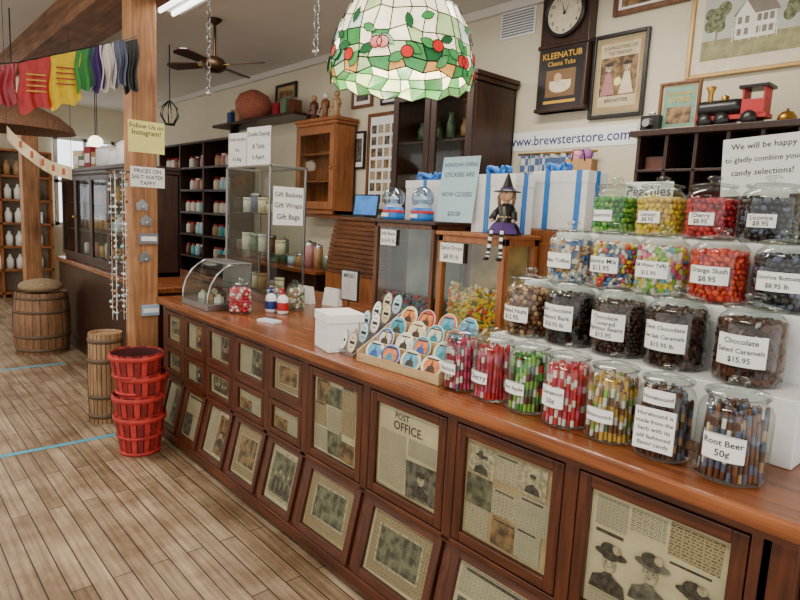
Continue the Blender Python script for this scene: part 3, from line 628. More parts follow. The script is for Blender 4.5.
for i in range(32):
    a=2*math.pi*i/32; leaf(a,.055+.028*math.sin(i*2.1),.06,q.uniform(-1,1),q.choice([gg,gdg,gg]),off=.0035+.0007*(i%3))
for i in range(24): leaf(2*math.pi*(i+.5)/24,.125+.045*math.sin(i*1.7),.052,q.uniform(-1.4,1.4),q.choice([gg,gdg]),off=.0058+.0005*(i%2))
for i in range(16):
    a=2*math.pi*(i+.3)/16; z=.045+.028*(i%2)
    for da in((0,.3) if i%3==0 else (0,)):
        s.add([surf(a+da*.3+.018*math.cos(t_)/.245,z+.018*math.sin(t_),.0075) for t_ in [k*math.pi/6 for k in range(12)]],[tuple(range(12))],gr)
        lead.tube([surf(a+da*.3+.019*math.cos(t_)/.245,z+.019*math.sin(t_),.0075) for t_ in [k*math.pi/6 for k in range(13)]],.0018,BLACK,4)
part(lp,'lamp_shade',s,'leaded glass shade with leaf and apple pattern')
for e in {tuple(sorted((f[k],f[(k+1)%4]))) for f in F for k in range(4)}: lead.cyl(V[e[0]],V[e[1]],.0022,.0022,BLACK,4,False,False)
part(lp,'lead_came',lead)
part(lp,'cap',MB().lathe([(0,.33),(.02,.325),(.03,.3),(.08,.285),(.122,.27),(.122,.264)],BRONZE,24))
part(lp,'chain',MB().cyl((0,0,.32),(0,0,.84),.006,.006,BRONZE,8))
part(lp,'bulb',MB().ball((0,0,.16),.04,M('bulb_glow',(255,226,170),.5,emit=5),12))
l=bpy.data.lights.new('light','POINT'); l.energy=9; l.color=(1,.86,.66); l.shadow_soft_size=.05; o=bpy.data.objects.new('lamp_light',l); COL.objects.link(o); o.location=(1.43,1.63,2.03)

# ---------- back wall furniture ----------
def cabinet(name,label,loc,w,d,h,wm,nd=2,shelf=3,z0=0,cornice=.04,fw=.05,rz=RZ,cat='cabinet'):
    t=thing(name,label,cat,loc,rz)
    b=MB().box(-w/2,w/2,d-.02,d,0,h,wm)
    for x in(-w/2,w/2-.025): b.box(x,x+.025,0,d,0,h,wm)
    b.box(-w/2,w/2,0,d,0,.04+z0,wm).box(-w/2,w/2,0,d,h-.04,h,wm)
    for k in range(shelf):
        z=z0+.04+(h-z0-.08)*(k+1)/(shelf+1); b.box(-w/2+.02,w/2-.02,.03,d-.02,z,z+.015,wm)
    if cornice: b.box(-w/2-cornice,w/2+cornice,-cornice,d,h,h+.03,wm).box(-w/2-cornice*.5,w/2+cornice*.5,-cornice*.5,d,h-.03,h,wm)
    part(t,'cabinet_body',b,bevel=.004)
    for k in range(nd):
        dw=w/nd; cx=-w/2+dw*(k+.5); hh=h-z0-.09; m=MB()
        m.box(-dw/2+.004,-dw/2+fw,0,.022,0,hh,wm).box(dw/2-fw,dw/2-.004,0,.022,0,hh,wm).box(-dw/2+fw,dw/2-fw,0,.022,0,fw,wm).box(-dw/2+fw,dw/2-fw,0,.022,hh-fw,hh,wm)
        dd=part(t,'cabinet_door',m,bevel=.003,loc=(cx,-.02,z0+.045))
        part(dd,'glass_pane',MB().rect(-dw/2+fw,dw/2-fw,fw,hh-fw,PANE,.012))
        part(dd,'knob',MB().ball((0,0,0),.012,BRASS,10).cyl((0,0,0),(0,.02,0),.005,.005,BRASS,8),loc=((dw/2-fw/2)*(1 if k%2==0 else -1),-.012,hh*.5))
    return t
cabinet('display_cabinet','tall dark walnut cabinet with two glazed doors and cornice',(3.05,3.13,0),.8,.42,2.44,DARKW,2,3,z0=.9,fw=.06,cornice=.03)
q=random.Random(31)
for z in(1.315,1.69,2.065):
    for i in range(5):
        c=q.choice([cW,cTN,cT,cDG,cSL,cB]); r=q.uniform(.03,.045); hh=q.uniform(.1,.2)
        solo('pottery_jar',MB().lathe([(0,0),(r,0),(r*1.1,hh*.5),(r*.6,hh*.85),(r*.7,hh),(0,hh)],c,14),'small glazed pottery jar on a cabinet shelf','jar',(3.25,2.84+i*.145,z+.026),RZ,'pottery in the dark cabinet')
cabinet('wall_cabinet','honey oak wall cabinet with one glazed door',(3.25,4.88,1.49),.64,.23,.85,ORANGEW,1,2,cornice=.03,fw=.07)
solo('wall_shelf_bracket',MB().box(-.3,.3,0,.2,0,.03,ORANGEW),'small oak shelf under the wall cabinet','shelf',(3.29,4.88,1.455))
for i,y in enumerate((4.68,4.86,5.05)):
    m=MB().lathe([(0,0),(.05,0),(.05,.02),(.03,.03),(.025,.08),(.045,.13),(.04,.17),(.015,.19),(0,.19)],[cTN,cHB,cB][i],14).ball((0,0,.215),.03,[cTN,cW,cTN][i],10).tube([(.03,0,.13),(.07,-.02,.11),(.08,-.04,.15)],.01,[cTN,cHB,cB][i],6).tube([(-.03,0,.13),(-.07,-.01,.1),(-.06,-.03,.06)],.01,[cTN,cHB,cB][i],6)
    solo('figurine',m,'small carved brown figurine on top of the wall cabinet','figurine',(3.33,y,2.373),RZ,'figurines on the wall cabinet')
def frame(loc,w,h,fm,art,label,fw=.03,mat_=None,cat='framed picture',name='picture_frame',rz=RZ,d=.025):
    t=thing(name,label,cat,loc,rz); m=MB()
    m.box(-w/2,-w/2+fw,-d,0,0,h,fm).box(w/2-fw,w/2,-d,0,0,h,fm).box(-w/2+fw,w/2-fw,-d,0,0,fw,fm).box(-w/2+fw,w/2-fw,-d,0,h-fw,h,fm)
    part(t,'frame',m,bevel=.004)
    p=MB(); W=w-2*fw;H=h-2*fw; p.rect(-W/2,W/2,0,H,mat_ or CREAM,0); art(p,W,H); part(t,'picture',p,loc=(0,-.01,fw))
    return t
FRB=wood('frame_brown',(90,54,30),(136,88,50),'z')
SKYB=M('painted_sky',(186,188,176),.7,var=.12,scale=6,detail=5); GRASS=M('painted_grass',(150,146,104),.7,var=.3,scale=20,detail=6); HOUSE=M('painted_house',(232,230,218),.7,var=.05); ROOF=M('painted_roof',(130,122,110),.7); LEAFY=M('painted_leaves',(112,118,86),.7,var=.45,scale=50,detail=6,p0=.4,p1=.6)
def house(p,W,H):
    a=W*.42;h0=H*.14;h1=H*.86
    p.rect(-a,a,h0,h1,SKYB,-.001); p.rect(-a,a,h0,h0+(h1-h0)*.3,GRASS,-.0015)
    p.rect(-W*.3,-W*.285,H*.3,H*.5,ROOF,-.0017)
    for i,(cx,cz,r) in enumerate(((-.3,.6,.08),(-.24,.68,.06),(-.35,.52,.06),(.34,.58,.07),(.3,.5,.05),(-.27,.5,.05),(-.36,.64,.05))): p.disc(W*cx,H*cz,W*r,LEAFY,-.0019-.00012*i,14,1,1.1)
    p.rect(-W*.13,W*.2,H*.32,H*.58,HOUSE,-.003); p.poly([(-W*.16,H*.57),(W*.23,H*.57),(W*.15,H*.72),(-W*.06,H*.72)],ROOF,-.0035)
    p.poly([(-W*.13,H*.32),(W*.02,H*.32),(W*.02,H*.58),(-W*.055,H*.72),(-W*.13,H*.58)],HOUSE,-.004)
    for x in(-.1,-.04,.06,.11,.16):
        for z in(.36,.48): p.rect(W*x-.008,W*x+.012,H*z,H*z+.035,ROOF,-.0045)
    p.rect(-W*.16,W*.22,H*.43,H*.445,HOUSE,-.005)
    for k in range(6): x=-W*.15+k*W*.072; p.rect(x,x+.005,H*.3,H*.43,HOUSE,-.005)
frame((3.495,1.26,2.33),.62,.52,M('gold_frame',(172,140,84),.4,.4),house,'large gold framed painting of a white house with porch',.022,M('beige_mount',(222,210,186),.8))
frame((3.495,1.82,2.76),.46,.24,FRB,lambda p,W,H:(p.rect(-W*.45,W*.45,H*.1,H*.9,PHOTO2,-.001)),'wide brown framed picture high on the wall',.03,WHITE)
def poster(p,W,H):
    p.rect(-W*.46,W*.46,H*.04,H*.96,TAN,-.0006)
    p.rect(-W*.4,W*.4,H*.1,H*.92,CREAM,-.001); p.rect(-W*.38,W*.38,H*.24,H*.74,PHOTO2,-.002)
    for cx in(-.2,.18):
        p.disc(W*cx,H*.6,W*.07,LTONE,-.003,12); p.poly([(W*(cx-.15),H*.26),(W*(cx+.15),H*.26),(W*(cx+.05),H*.54),(W*(cx-.05),H*.54)],[cDP,cCR][cx>0],-.0028); p.disc(W*cx,H*.65,W*.1,DTONE,-.0035,12,1,.4)
    p.disc(0,H*.42,W*.08,YEL,-.0035,12)
    p.text('YOUNGSTERS OF',0,H*.86,H*.05,W*.7,INK,-.002); p.text('YESTERDAY',0,H*.79,H*.045,W*.6,INK,-.002); p.text('BREWSTER',0,H*.18,H*.05,W*.6,INK,-.002)
frame((3.495,1.98,2.165),.36,.5,BLACK,poster,'black framed vintage poster of children playing',.022,M('olive_mount',(150,140,108),.8))
def dots(p,W,H):
    q=random.Random(8)
    for i in range(4):
        for j in range(7):
            x=-W*.36+i*W*.24; z=H*.07+j*H*.125; p.rect(x-W*.09,x+W*.09,z,z+H*.09,q.choice([PHOTO,PHOTO2,PHOTOG,LTONE]),-.001)
frame((3.495,4.17,1.53),.44,.87,FRB,dots,'tall brown frame holding many small photographs',.03,WHITE)
frame((3.495,4.55,1.92),.24,.34,BLACK,lambda p,W,H:p.rect(-W*.35,W*.35,H*.15,H*.85,PHOTO,-.001),'small black framed photograph',.018,WHITE)
frame((3.495,5.83,2.5),.42,.35,BLACK,lambda p,W,H:(p.rect(-W*.4,W*.4,H*.15,H*.85,PHOTO2,-.001),p.disc(0,H*.5,W*.15,CREAM,-.002)),'dark framed old photograph high on the wall',.03,TAN)
frame((3.495,4.5,2.47),.3,.22,FRB,lambda p,W,H:p.rect(-W*.35,W*.35,H*.2,H*.8,PHOTO,-.001),'small brown framed photograph near the ceiling',.025,WHITE)
frame((3.495,4.1,2.46),.26,.24,BLACK,lambda p,W,H:p.rect(-W*.35,W*.35,H*.2,H*.8,PHOTOG,-.001),'small black framed photograph near the ceiling',.02,WHITE)
t=thing('wall_clock','tall black advertising wall clock with yellow soap lettering','clock',(3.5,2.345,2.23),RZ)
w_=.36
part(t,'clock_case',MB().box(-w_/2,w_/2,-.08,0,0,.78,DARKW).box(-w_/2-.01,w_/2+.01,-.09,0,0,.025,DARKW).box(-w_/2-.01,w_/2+.01,-.09,0,.4,.425,DARKW),bevel=.006)
p=MB().rect(-.155,.155,.035,.39,BLACK,-.082)
p.text('KLEENATUB',0,.35,.045,.29,OCH,-.084); p.text('Cleans Tubs',0,.3,.03,.25,OCH,-.084); p.rect(-.11,.11,.09,.26,M('tub_panel',(120,90,56),.5),-.083); p.disc(0,.155,.08,cCR,-.084,18,1,.5); p.rect(-.08,.08,.155,.19,cCR,-.0845); p.disc(-.02,.21,.028,SKIN,-.085); p.rect(-.12,.12,.05,.068,OCH,-.083)
part(t,'advertising_panel',p,'black panel with ochre lettering and bathtub picture')
p=MB(); T=Matrix.Translation((0,-.08,.6))@Matrix.Rotation(math.pi/2,4,'X'); p.lathe([(.135,0),(.15,.01),(.15,.025),(.13,.03),(.125,.015)],BLACK,32,T); p.disc(0,.6,.13,M('clock_face_cream',(214,204,176),.5),-.092,32)
for k in range(12):
    a=k*math.pi/6; p.text(str(12 if k==0 else k),.1*math.sin(a),.6+.1*math.cos(a),.024,.04,INK,-.093)
part(t,'clock_face',p)
part(t,'clock_hands',MB().add([(-.004,-.096,.6),(.004,-.096,.6),(.035,-.096,.66)],[(0,1,2)],INK).add([(-.004,-.097,.6),(.004,-.097,.602),(-.03,-.097,.69)],[(0,1,2)],INK).disc(0,.6,.01,INK,-.098))
solo('shop_banner',MB().paper(1.0,.125,['www.brewsterstore.com'],WHITE,NAVY,th=.004,fill=1.05),'long white banner with blue web address lettering','banner',(3.4995,2.33,2.0),RZ)
m=MB().box(-.15,.15,-.012,0,0,.19,WHITEB)
for k in range(9): m.box(-.135,.135,-.016,-.011,.016+k*.018,.024+k*.018,GRAY)
solo('air_vent',m,'white slatted air vent grille high on the wall','vent',(3.5,2.78,2.78),RZ)
def plaid():
    m,nt,bs=base('plaid_cloth'); L=nt.links; bs.inputs['Roughness'].default_value=.9
    tc=nt.nodes.new('ShaderNodeTexCoord'); ck=nt.nodes.new('ShaderNodeTexChecker'); ck.inputs['Scale'].default_value=22; ck.inputs[1].default_value=lin((78,100,140)); ck.inputs[2].default_value=lin((196,200,204)); L.new(tc.outputs['Object'],ck.inputs[0]); L.new(ck.outputs[0],bs.inputs['Base Color']); return m
m=MB(); n=40; v=[];f=[]
for i in range(n+1):
    x=-.28+.56*i/n; y=-.02*math.sin(i*1.1)
    v+=[(x,y,0),(x,y,.66)]
for i in range(n): f.append((2*i,2*i+2,2*i+3,2*i+1))
m.add(v,f,plaid(),True); t=thing('plaid_curtain','blue and white plaid curtain hanging on a rod','curtain',(3.44,2.35,1.3),RZ); part(t,'cloth',m); part(t,'rod',MB().cyl((-.3,0,.665),(.3,0,.665),.008,.008,BRASS,8))
cabinet('storage_cabinet','low dark wood cabinet along the back wall',(2.98,2.13,0),.78,.4,1.6,DARKW,2,3,cornice=.01)
t=thing('gift_bag','brown paper gift bag with pink tissue','bag',(3.05,1.93,1.632),RZ+.1)
part(t,'bag_body',MB().add([(-.08,0,0),(.08,0,0),(.08,.08,0),(-.08,.08,0),(-.08,0,.24),(.08,0,.24),(.08,.08,.24),(-.08,.08,.24)],[(0,1,5,4),(1,2,6,5),(2,3,7,6),(3,0,4,7),(0,3,2,1)],KRAFT)); part(t,'tissue',MB().ball((-.03,.04,.25),.035,PINK,8,(1,1,1.5)).ball((.03,.04,.26),.035,M('violet_tissue',(150,90,150),.7),8,(1,1,1.3))); part(t,'handle',MB().tube([(-.04,0,.23),(-.03,-.005,.29),(.03,-.005,.29),(.04,0,.23)],.004,BLACK,6))
t=thing('pigeonhole_desk','dark wooden pigeonhole unit with open compartments','shelf unit',(3.05,1.07,0),RZ)
b=MB().box(-.52,.52,.38,.4,0,2.0,DARKW).box(-.52,.52,0,.4,0,.9,DARKW).box(-.55,.55,-.03,.42,1.97,2.0,DARKW)
for k in range(8): x=-.52+k*1.02/7; b.box(x,x+.018,0,.39,.9,1.98,DARKW)
for k in range(7): z=.9+k*.178; b.box(-.52,.52,0,.39,z,z+.014,DARKW)
part(t,'shelf_body',b,bevel=.002)
q=random.Random(44); used=set()
for k in range(22):
    c=q.choice([WHITE,CREAM,KRAFT,cB,NAVY,cDR]); i=q.randrange(7); j=q.randrange(2,6); 
    x=-.52+(i+.5)*1.02/7
    if (i,j) in used: continue
    used.add((i,j))
    solo('folded_papers',MB().box(-.05,.05,0,.2,0,q.uniform(.03,.11),c),'stack of folded papers in a pigeonhole','papers',(3.1,1.07-x-.009,.9+j*.178+.0155),RZ,'papers in the pigeonholes')
def gensign(p,W,H):
    p.rect(-W*.45,W*.45,H*.05,H*.95,M('poster_teal',(110,150,130),.6,var=.2),-.001); p.text('THE GENERAL',0,H*.8,H*.1,W*.8,cY,-.003); p.text('STORE',0,H*.66,H*.12,W*.7,cY,-.003); p.rect(-W*.35,W*.35,H*.12,H*.5,PHOTO2,-.002)
frame((3.17,1.44,2.002),.21,.25,FRB,gensign,'small framed vintage store sign',.015)
t=thing('toy_train','red and black toy steam locomotive on the shelf top','toy',(3.12,1.18,2.002),RZ)
b=MB(); b.box(-.16,.16,.0,.09,.035,.055,RED); T=Matrix.Translation((-.15,.045,.095))@Matrix.Rotation(math.pi/2,4,'Y'); b.lathe([(0,0),(.04,0),(.042,.01),(.042,.17),(.036,.2),(0,.2)],BLACK,18,T)
part(t,'boiler',b); part(t,'cab',MB().box(.05,.15,.0,.09,.05,.12,RED).box(.05,.06,0,.09,.12,.17,RED).box(.14,.15,0,.09,.12,.17,RED).box(.035,.165,-.01,.1,.17,.185,BLACK),bevel=.002)
part(t,'chimney',MB().lathe([(.012,.13),(.012,.175),(.024,.2),(.02,.205),(0,.205)],BRASS,12,Matrix.Translation((-.11,.045,0))))
part(t,'steam_dome',MB().lathe([(.015,.13),(.018,.15),(0,.16)],BRASS,12,Matrix.Translation((-.04,.045,0))))
wm=MB(); wm.lathe([(.0,-.006),(.034,-.006),(.034,.006),(0,.006)],BLACK,20,Matrix.Rotation(math.pi/2,4,'X')).lathe([(.026,-.008),(.03,-.008),(.03,.0),(.026,0)],YELLOW,20,Matrix.Rotation(math.pi/2,4,'X'))
wme=wm.mesh('wheel')
for x in(-.11,-.03,.09):
    for y in(-.006,.096): part(t,'wheel',wme,loc=(x,y,.034))
solo('folding_camera',MB().box(-.05,.05,0,.05,0,.09,BLACK).cyl((0,0,.045),(0,-.04,.045),.028,.02,METAL,14).box(-.015,.015,.01,.04,.09,.105,METAL),'old black folding camera on the shelf top','camera',(3.12,1.57,2.002),RZ,bevel=.003)
solo('desk_bell',MB().lathe([(0,0),(.05,0),(.05,.01),(.04,.012),(.038,.03),(.025,.05),(.006,.056),(.006,.066),(0,.066)],BRASS,18),'small brass bell on the shelf top','bell',(3.15,.94,2.002))
for i in range(8):
    hh=.15+.02*(i%3)
    solo('old_book',MB().box(-.013,.013,0,.1,0,hh,[DARKW,cB,cDR,BLACK,cDG,cB][i%6]).box(-.011,.011,-.001,.098,.003,hh-.003,CREAM),'old cloth-bound book upright on the shelf top','book',(3.25,.62+i*.03,2.002),RZ,'old books on the shelf top')
t=thing('rolltop_desk','brown slatted rolltop desk against the wall','desk',(3.0,3.94,0),RZ)
b=MB().box(-.36,.36,0,.42,0,1.0,ORANGEW).box(-.36,.36,.1,.42,1.0,1.45,ORANGEW)
DK=wood('desk_brown',(92,56,34),(134,86,52),'x')
for k in range(12): a=k/12; b.box(-.34,.34,.085-.09*math.cos(a*1.5),.11,1.0+k*.037,1.033+k*.037,DK)
b.box(-.38,.38,.06,.44,1.45,1.475,DK)
part(t,'desk_body',b,bevel=.003)
t=thing('laptop','open black laptop with a blue screen','laptop',(3.26,4.12,1.478),RZ+.2)
part(t,'screen',MB().box(-.14,.14,.0,.01,.012,.2,BLACK).rect(-.125,.125,.025,.19,M('screen_blue',(60,120,190),.3,emit=.8,var=.3,scale=8),-.002),rot=(-.15,0,0)); part(t,'keyboard_base',MB().box(-.14,.14,-.16,0,0,.014,BLACK),loc=(0,.0,0))
solo('back_counter',MB().box(-.94,.94,0,.42,0,.95,DARKW).box(-.97,.97,-.03,.44,.95,.98,TOPW),'long low back counter with wooden top','counter',(3.0,5.4,0),bevel=.004)
q=random.Random(77)
for i in range(12):
    c=q.choice([WHITE,cTN,cW,cDP,LBLUE,cHB,cDG]); hh=q.uniform(.1,.26); r=q.uniform(.04,.07)
    solo('storage_canister',MB().lathe([(0,0),(r,0),(r,hh*.8),(r*.9,hh*.82),(0,hh*.82)],c,16).lathe([(r*.95,hh*.8),(r*.97,hh*.93),(r*.2,hh*.95),(r*.2,hh),(0,hh)],METAL,16),'round lidded canister standing on the back counter','canister',(3.2,4.56+i*.152,.982),RZ,'canisters on the back counter')
t=thing('wall_shelving','dark wooden wall shelving full of jars','shelf unit',(3.18,7.6,0),RZ)
b=MB().box(-1.1,1.1,.28,.3,0,2.3,DARKW)
for k in range(4): x=-1.1+k*2.18/3; b.box(x,x+.03,0,.3,0,2.3,DARKW)
for z in(.03,.45,.85,1.13,1.41,1.69,1.97,2.28): b.box(-1.1,1.1,0,.3,z,z+.025,DARKW)
part(t,'shelf_body',b)
q=random.Random(5)
jm=[]
for c in(cW,cDP,cT,LBLUE,cTN,cW,cHB,cCR,cB,cK):
    jm.append(MB().lathe([(0,0),(.045,0),(.05,.01),(.05,.1),(.035,.125),(0,.125)],c,12).lathe([(.038,.12),(.038,.145),(0,.15)],q.choice([METAL,cW,cDR]),12).mesh('shelf_jar'))
for z in(.875,1.155,1.435,1.715,1.995):
    y=6.6
    while y<8.45:
        y+=q.uniform(.115,.17)
        if abs((y-6.5+.36)%(2.18/3)-.36)<.07: y+=.1
        solo('shelf_jar',q.choice(jm),'small coloured jar lined up on a wall shelf','jar',(3.28,y,z+.001),RZ,'jars on the wall shelving')
solo('wicker_basket',MB().lathe([(0,0),(.12,.0),(.19,.08),(.2,.16),(.15,.25),(.05,.3),(0,.3)],M('reddish_wicker',(160,90,68),.8,var=.3,scale=60,bump=.5),20),'round reddish wicker basket on a high shelf','basket',(3.25,6.1,2.47))
solo('high_shelf',MB().box(-.9,.9,0,.3,0,.03,DARKW).box(-.85,-.82,.2,.3,-.15,0,DARKW).box(.82,.85,.2,.3,-.15,0,DARKW),'dark wooden shelf mounted high on the wall','shelf',(3.19,6.1,2.435))
for i in range(5):
    solo('tea_tin',MB().box(-.05,.05,-.05,.05,0,.14+.03*(i%2),[cB,cDG,cDR,cTN,NAVY][i]).lathe([(.03,.0),(.03,.03),(0,.03)],METAL,12,Matrix.Translation((0,0,.14+.03*(i%2)))),'vintage square tin on the high shelf','tin',(3.33,[5.4,5.55,5.7,6.55,6.75][i],2.466),RZ,'tins on the high shelf')

# ---------- ceiling fan, chains, ceiling lights ----------
t=thing('ceiling_fan','brown four-blade ceiling fan on a short rod','ceiling fan',(2.25,4.9,2.6),.5)
part(t,'motor',MB().lathe([(0,0),(.05,.005),(.09,.03),(.1,.07),(.07,.11),(.02,.13),(0,.13)],BRONZE,20)); part(t,'downrod',MB().cyl((0,0,.12),(0,0,.42),.012,.012,BRONZE,10).lathe([(.012,.37),(.05,.4),(.06,.419)],BRONZE,16))
bm=MB(); T=Matrix.Rotation(.2,4,'X'); bm.box(.08,.16,-.015,.015,-.003,.003,BRASS,T); bm.add([(.15,-.05,0),(.42,-.065,0),(.46,-.03,0),(.46,.03,0),(.42,.065,0),(.15,.05,0),(.15,-.05,.008),(.42,-.065,.008),(.46,-.03,.008),(.46,.03,.008),(.42,.065,.008),(.15,.05,.008)],[(5,4,3,2,1,0),(6,7,8,9,10,11)]+[(i,(i+1)%6,6+(i+1)%6,6+i) for i in range(6)],DARKW,False,T)
bme=bm.mesh('fan_blade')
for k in range(4): part(t,'fan_blade',bme,loc=(0,0,.06),rot=(0,0,k*math.pi/2))
def chain(x,y,z0,label):
    m=MB(); z=2.81; k=0
    while z>z0:
        T=Matrix.Translation((0,0,z-.02))@Matrix.Rotation(k*math.pi/2,4,'Z'); pts=[T@Vector((.011*math.cos(a),0,.02*math.sin(a))) for a in [i*math.pi/4 for i in range(9)]]
        m.tube(pts,.0028,METAL,5); z-=.033; k+=1
    m.ball((0,0,z0-.01),.014,METAL,10)
    m.v=[(p[0],p[1],p[2]-z0) for p in m.v]
    solo('hanging_chain',m,label,'chain',(x,y,z0),0,'silver chains from the ceiling')
chain(1.45,3.23,2.12,'silver link chain hanging from the ceiling beam'); chain(1.45,2.2,2.17,'silver link chain hanging from the ceiling beam')
def area(loc,sx,sy,e,col=(1,.93,.82)):
    l=bpy.data.lights.new('light','AREA'); l.shape='RECTANGLE'; l.size=sx; l.size_y=sy; l.energy=e; l.color=col; o=bpy.data.objects.new('ceiling_light_source',l); COL.objects.link(o); o.location=loc; return o
EM=M('fluorescent_tube',(255,252,244),.5,emit=4)
for x,y,e in((0,1.0,45),(0,4.5,40),(0.7,8.6,30),(2.4,1.9,34),(1.85,4.3,28)):
    t=thing('ceiling_light','white fluorescent ceiling fixture with glowing tubes','ceiling light',(x,y,2.93),0,'fluorescent ceiling fixtures')
    part(t,'housing',MB().box(-.12,.12,-.6,.6,.05,.089,WHITEB)); part(t,'tube',MB().cyl((-.05,-.58,.035),(-.05,.58,.035),.016,.016,EM,10)); part(t,'tube',MB().cyl((.05,-.58,.035),(.05,.58,.035),.016,.016,EM,10))
    area((x,y,2.9),.25,1.2,e)
GLOW=M('opal_glow',(255,240,210),.5,emit=4)
for i,(x,y,z) in enumerate([(1.9,7.0,2.12),(2.3,8.4,2.25)]):
    t=thing('globe_pendant','glowing round white pendant lamp','lamp',(x,y,z),0,'round white pendants')
    part(t,'globe',MB().ball((0,0,0),.07,GLOW,16,m=10)); part(t,'cord',MB().cyl((0,0,.065),(0,0,3.02-z),.005,.005,BLACK,6))
# wrought iron lantern
t=thing('iron_lantern','black wrought iron lantern hanging on a rod','lantern',(2.3,6.0,2.28),0)
b=MB()
for k in range(6):
    a=k*math.pi/3; b.tube([(.04*math.cos(a),.04*math.sin(a),0),(.09*math.cos(a),.09*math.sin(a),.08),(.07*math.cos(a),.07*math.sin(a),.16),(.01*math.cos(a),.01*math.sin(a),.22)],.006,BLACK,6)
b.lathe([(0,-.01),(.05,-.01),(.05,.005),(0,.005)],BLACK,14); part(t,'cage',b); part(t,'rod',MB().cyl((0,0,.215),(0,0,.739),.006,.006,BLACK,8)); part(t,'candle',MB().cyl((0,0,.005),(0,0,.1),.018,.018,CREAM,10))

# ---------- left area ----------
solo('far_counter',MB().box(-7.3,-4.4,.03,.7,0,.86,DARKW).box(-7.32,-4.38,0,.74,.86,.9,TOPW).box(-7.3,-4.4,.02,.03,.05,.12,DARKW),'long dark wooden counter continuing past the post','counter',(1.56,0,0),bevel=.005)
cabinet('display_cabinet','dark wood and glass cabinet standing on the far counter',(1.62,6.1,.902),2.1,.4,.88,DARKW,4,2,cornice=.03,fw=.04)
q=random.Random(71)
for z in(.95,1.225,1.492):
    for i in range(11):
        c=q.choice([WHITE,cTN,cHB,cDP,cY,LBLUE]); r=.035; hh=q.uniform(.08,.16)
        solo('sweets_tin',MB().lathe([(0,0),(r,0),(r,hh),(r*.5,hh+.01),(0,hh+.01)],c,12),'small tin on a cabinet shelf','tin',(1.8,5.18+i*.18,z+.005),RZ,'tins in the far cabinet')
for i,(y,r,h_) in enumerate([(5.25,.1,.2),(5.5,.12,.24),(5.8,.1,.18),(6.1,.12,.22)]):
    t=thing('enamel_pot','white enamel pot with lid on the cabinet top','pot',(1.78,y,1.815),RZ,'white pots on the cabinet')
    part(t,'pot_body',MB().lathe([(0,0),(r*.9,0),(r,.02),(r,h_*.75),(r*.95,h_*.78)],WHITEB,20)); part(t,'lid',MB().lathe([(r*1.02,h_*.77),(r*.6,h_*.9),(.02,h_*.94),(.02,h_),(0,h_)],WHITEB,20))
for i,(y,hh,c) in enumerate([(6.38,.16,KRAFT),(6.6,.22,cDR),(6.8,.14,cDG),(6.98,.2,cCR)]):
    solo('goods_box',MB().box(-.08,.08,-.07,.07,0,hh,c).box(-.06,.06,-.072,-.07,hh*.3,hh*.7,WHITE),'small printed goods box on the cabinet top','box',(1.78,y,1.813),RZ+.1*i,'boxes on the far cabinet',bevel=.002)
solo('paper_sign',MB().paper(.23,.2,['Follow Us on','Instagram!','',''],YEL,th=.003,fill=1.0),'yellow paper sign pinned to the wooden post','sign',(1.42,4.099,1.83),0)
solo('paper_sign',MB().paper(.22,.13,['PRICES ON','SALT WATER','TAFFY'],WHITE,th=.003),'white paper sign pinned to the wooden post','sign',(1.425,4.099,1.61),0)
for z,x in((1.46,1.385),(1.36,1.41),(1.12,1.4)):
    solo('metal_hook',MB().box(-.035,.035,-.01,0,0,.05,METAL).tube([(0,-.005,.02),(0,-.04,.01),(0,-.045,.03)],.006,METAL,6).poly([(-.045,.03),(.045,.03),(0,.075)],METAL,-.011),'small decorative metal hook on the wooden post','hook',(x,4.0998,z),0,'metal hooks on the post')
solo('small_box_sign',MB().box(-.055,.055,-.03,0,0,.07,M('pale_blue_box',(150,176,196),.5)).box(-.05,.05,-.032,-.03,.02,.05,WHITE),'small pale blue box fixed low on the post','box',(1.43,4.099,.76),0,bevel=.003)
solo('small_box_sign',MB().box(-.06,.06,-.03,0,0,.07,GRAY).box(-.05,.05,-.032,-.03,.02,.05,WHITE),'small grey tag box fixed on the post','box',(1.42,4.099,1.24),0,bevel=.003)
m=MB(); q=random.Random(2)
for k in range(6):
    x=q.uniform(-.05,.05);y=q.uniform(-.03,.03)
    for i in range(26): m.ball((x+q.uniform(-.012,.012),y+q.uniform(-.01,.01),.95-i*.036),q.uniform(.006,.014),q.choice([WHITE,cCR,cTN,LBLUE,METAL,cHB]),6,(1,1,.6),Euler((q.random()*3,0,0)),4)
    m.cyl((x,y,.0),(x,y,.96),.0015,.0015,WHITE,4)
m.box(-.06,.1,-.005,.005,.955,.965,DARKW)
solo('shell_string_chime',m,'strings of small white shells hanging beside the post','shell chime',(1.235,4.12,.74),0,kind='stuff')
t=thing('string_line','thin cord stretched from the post with flags','cord',(0,4.02,0),0); part(t,'cord',MB().tube([(.3,0,2.14),(.7,0,2.24),(1.0,0,2.37),(1.34,0,2.52)],.004,BLACK,6))
FL=[(.785,.17,2.275,.27,RED,'red cloth flag with gold motif hanging on a cord'),(.935,.16,2.34,.27,YELLOW,'yellow cloth flag hanging on a cord'),(1.04,.1,2.385,.25,GREEN,'green cloth flag hanging on a cord'),(1.11,.07,2.415,.26,PURPLE,'purple cloth flag hanging on a cord'),(1.17,.08,2.44,.25,cW,'white cloth flag hanging on a cord'),(1.235,.08,2.47,.28,cSL,'slate grey cloth flag hanging on a cord'),(1.30,.09,2.49,.3,BLACK,'black cloth flag hanging on a cord'),(.62,.14,2.21,.2,cDR,'dark red cloth flag hanging on a cord')]
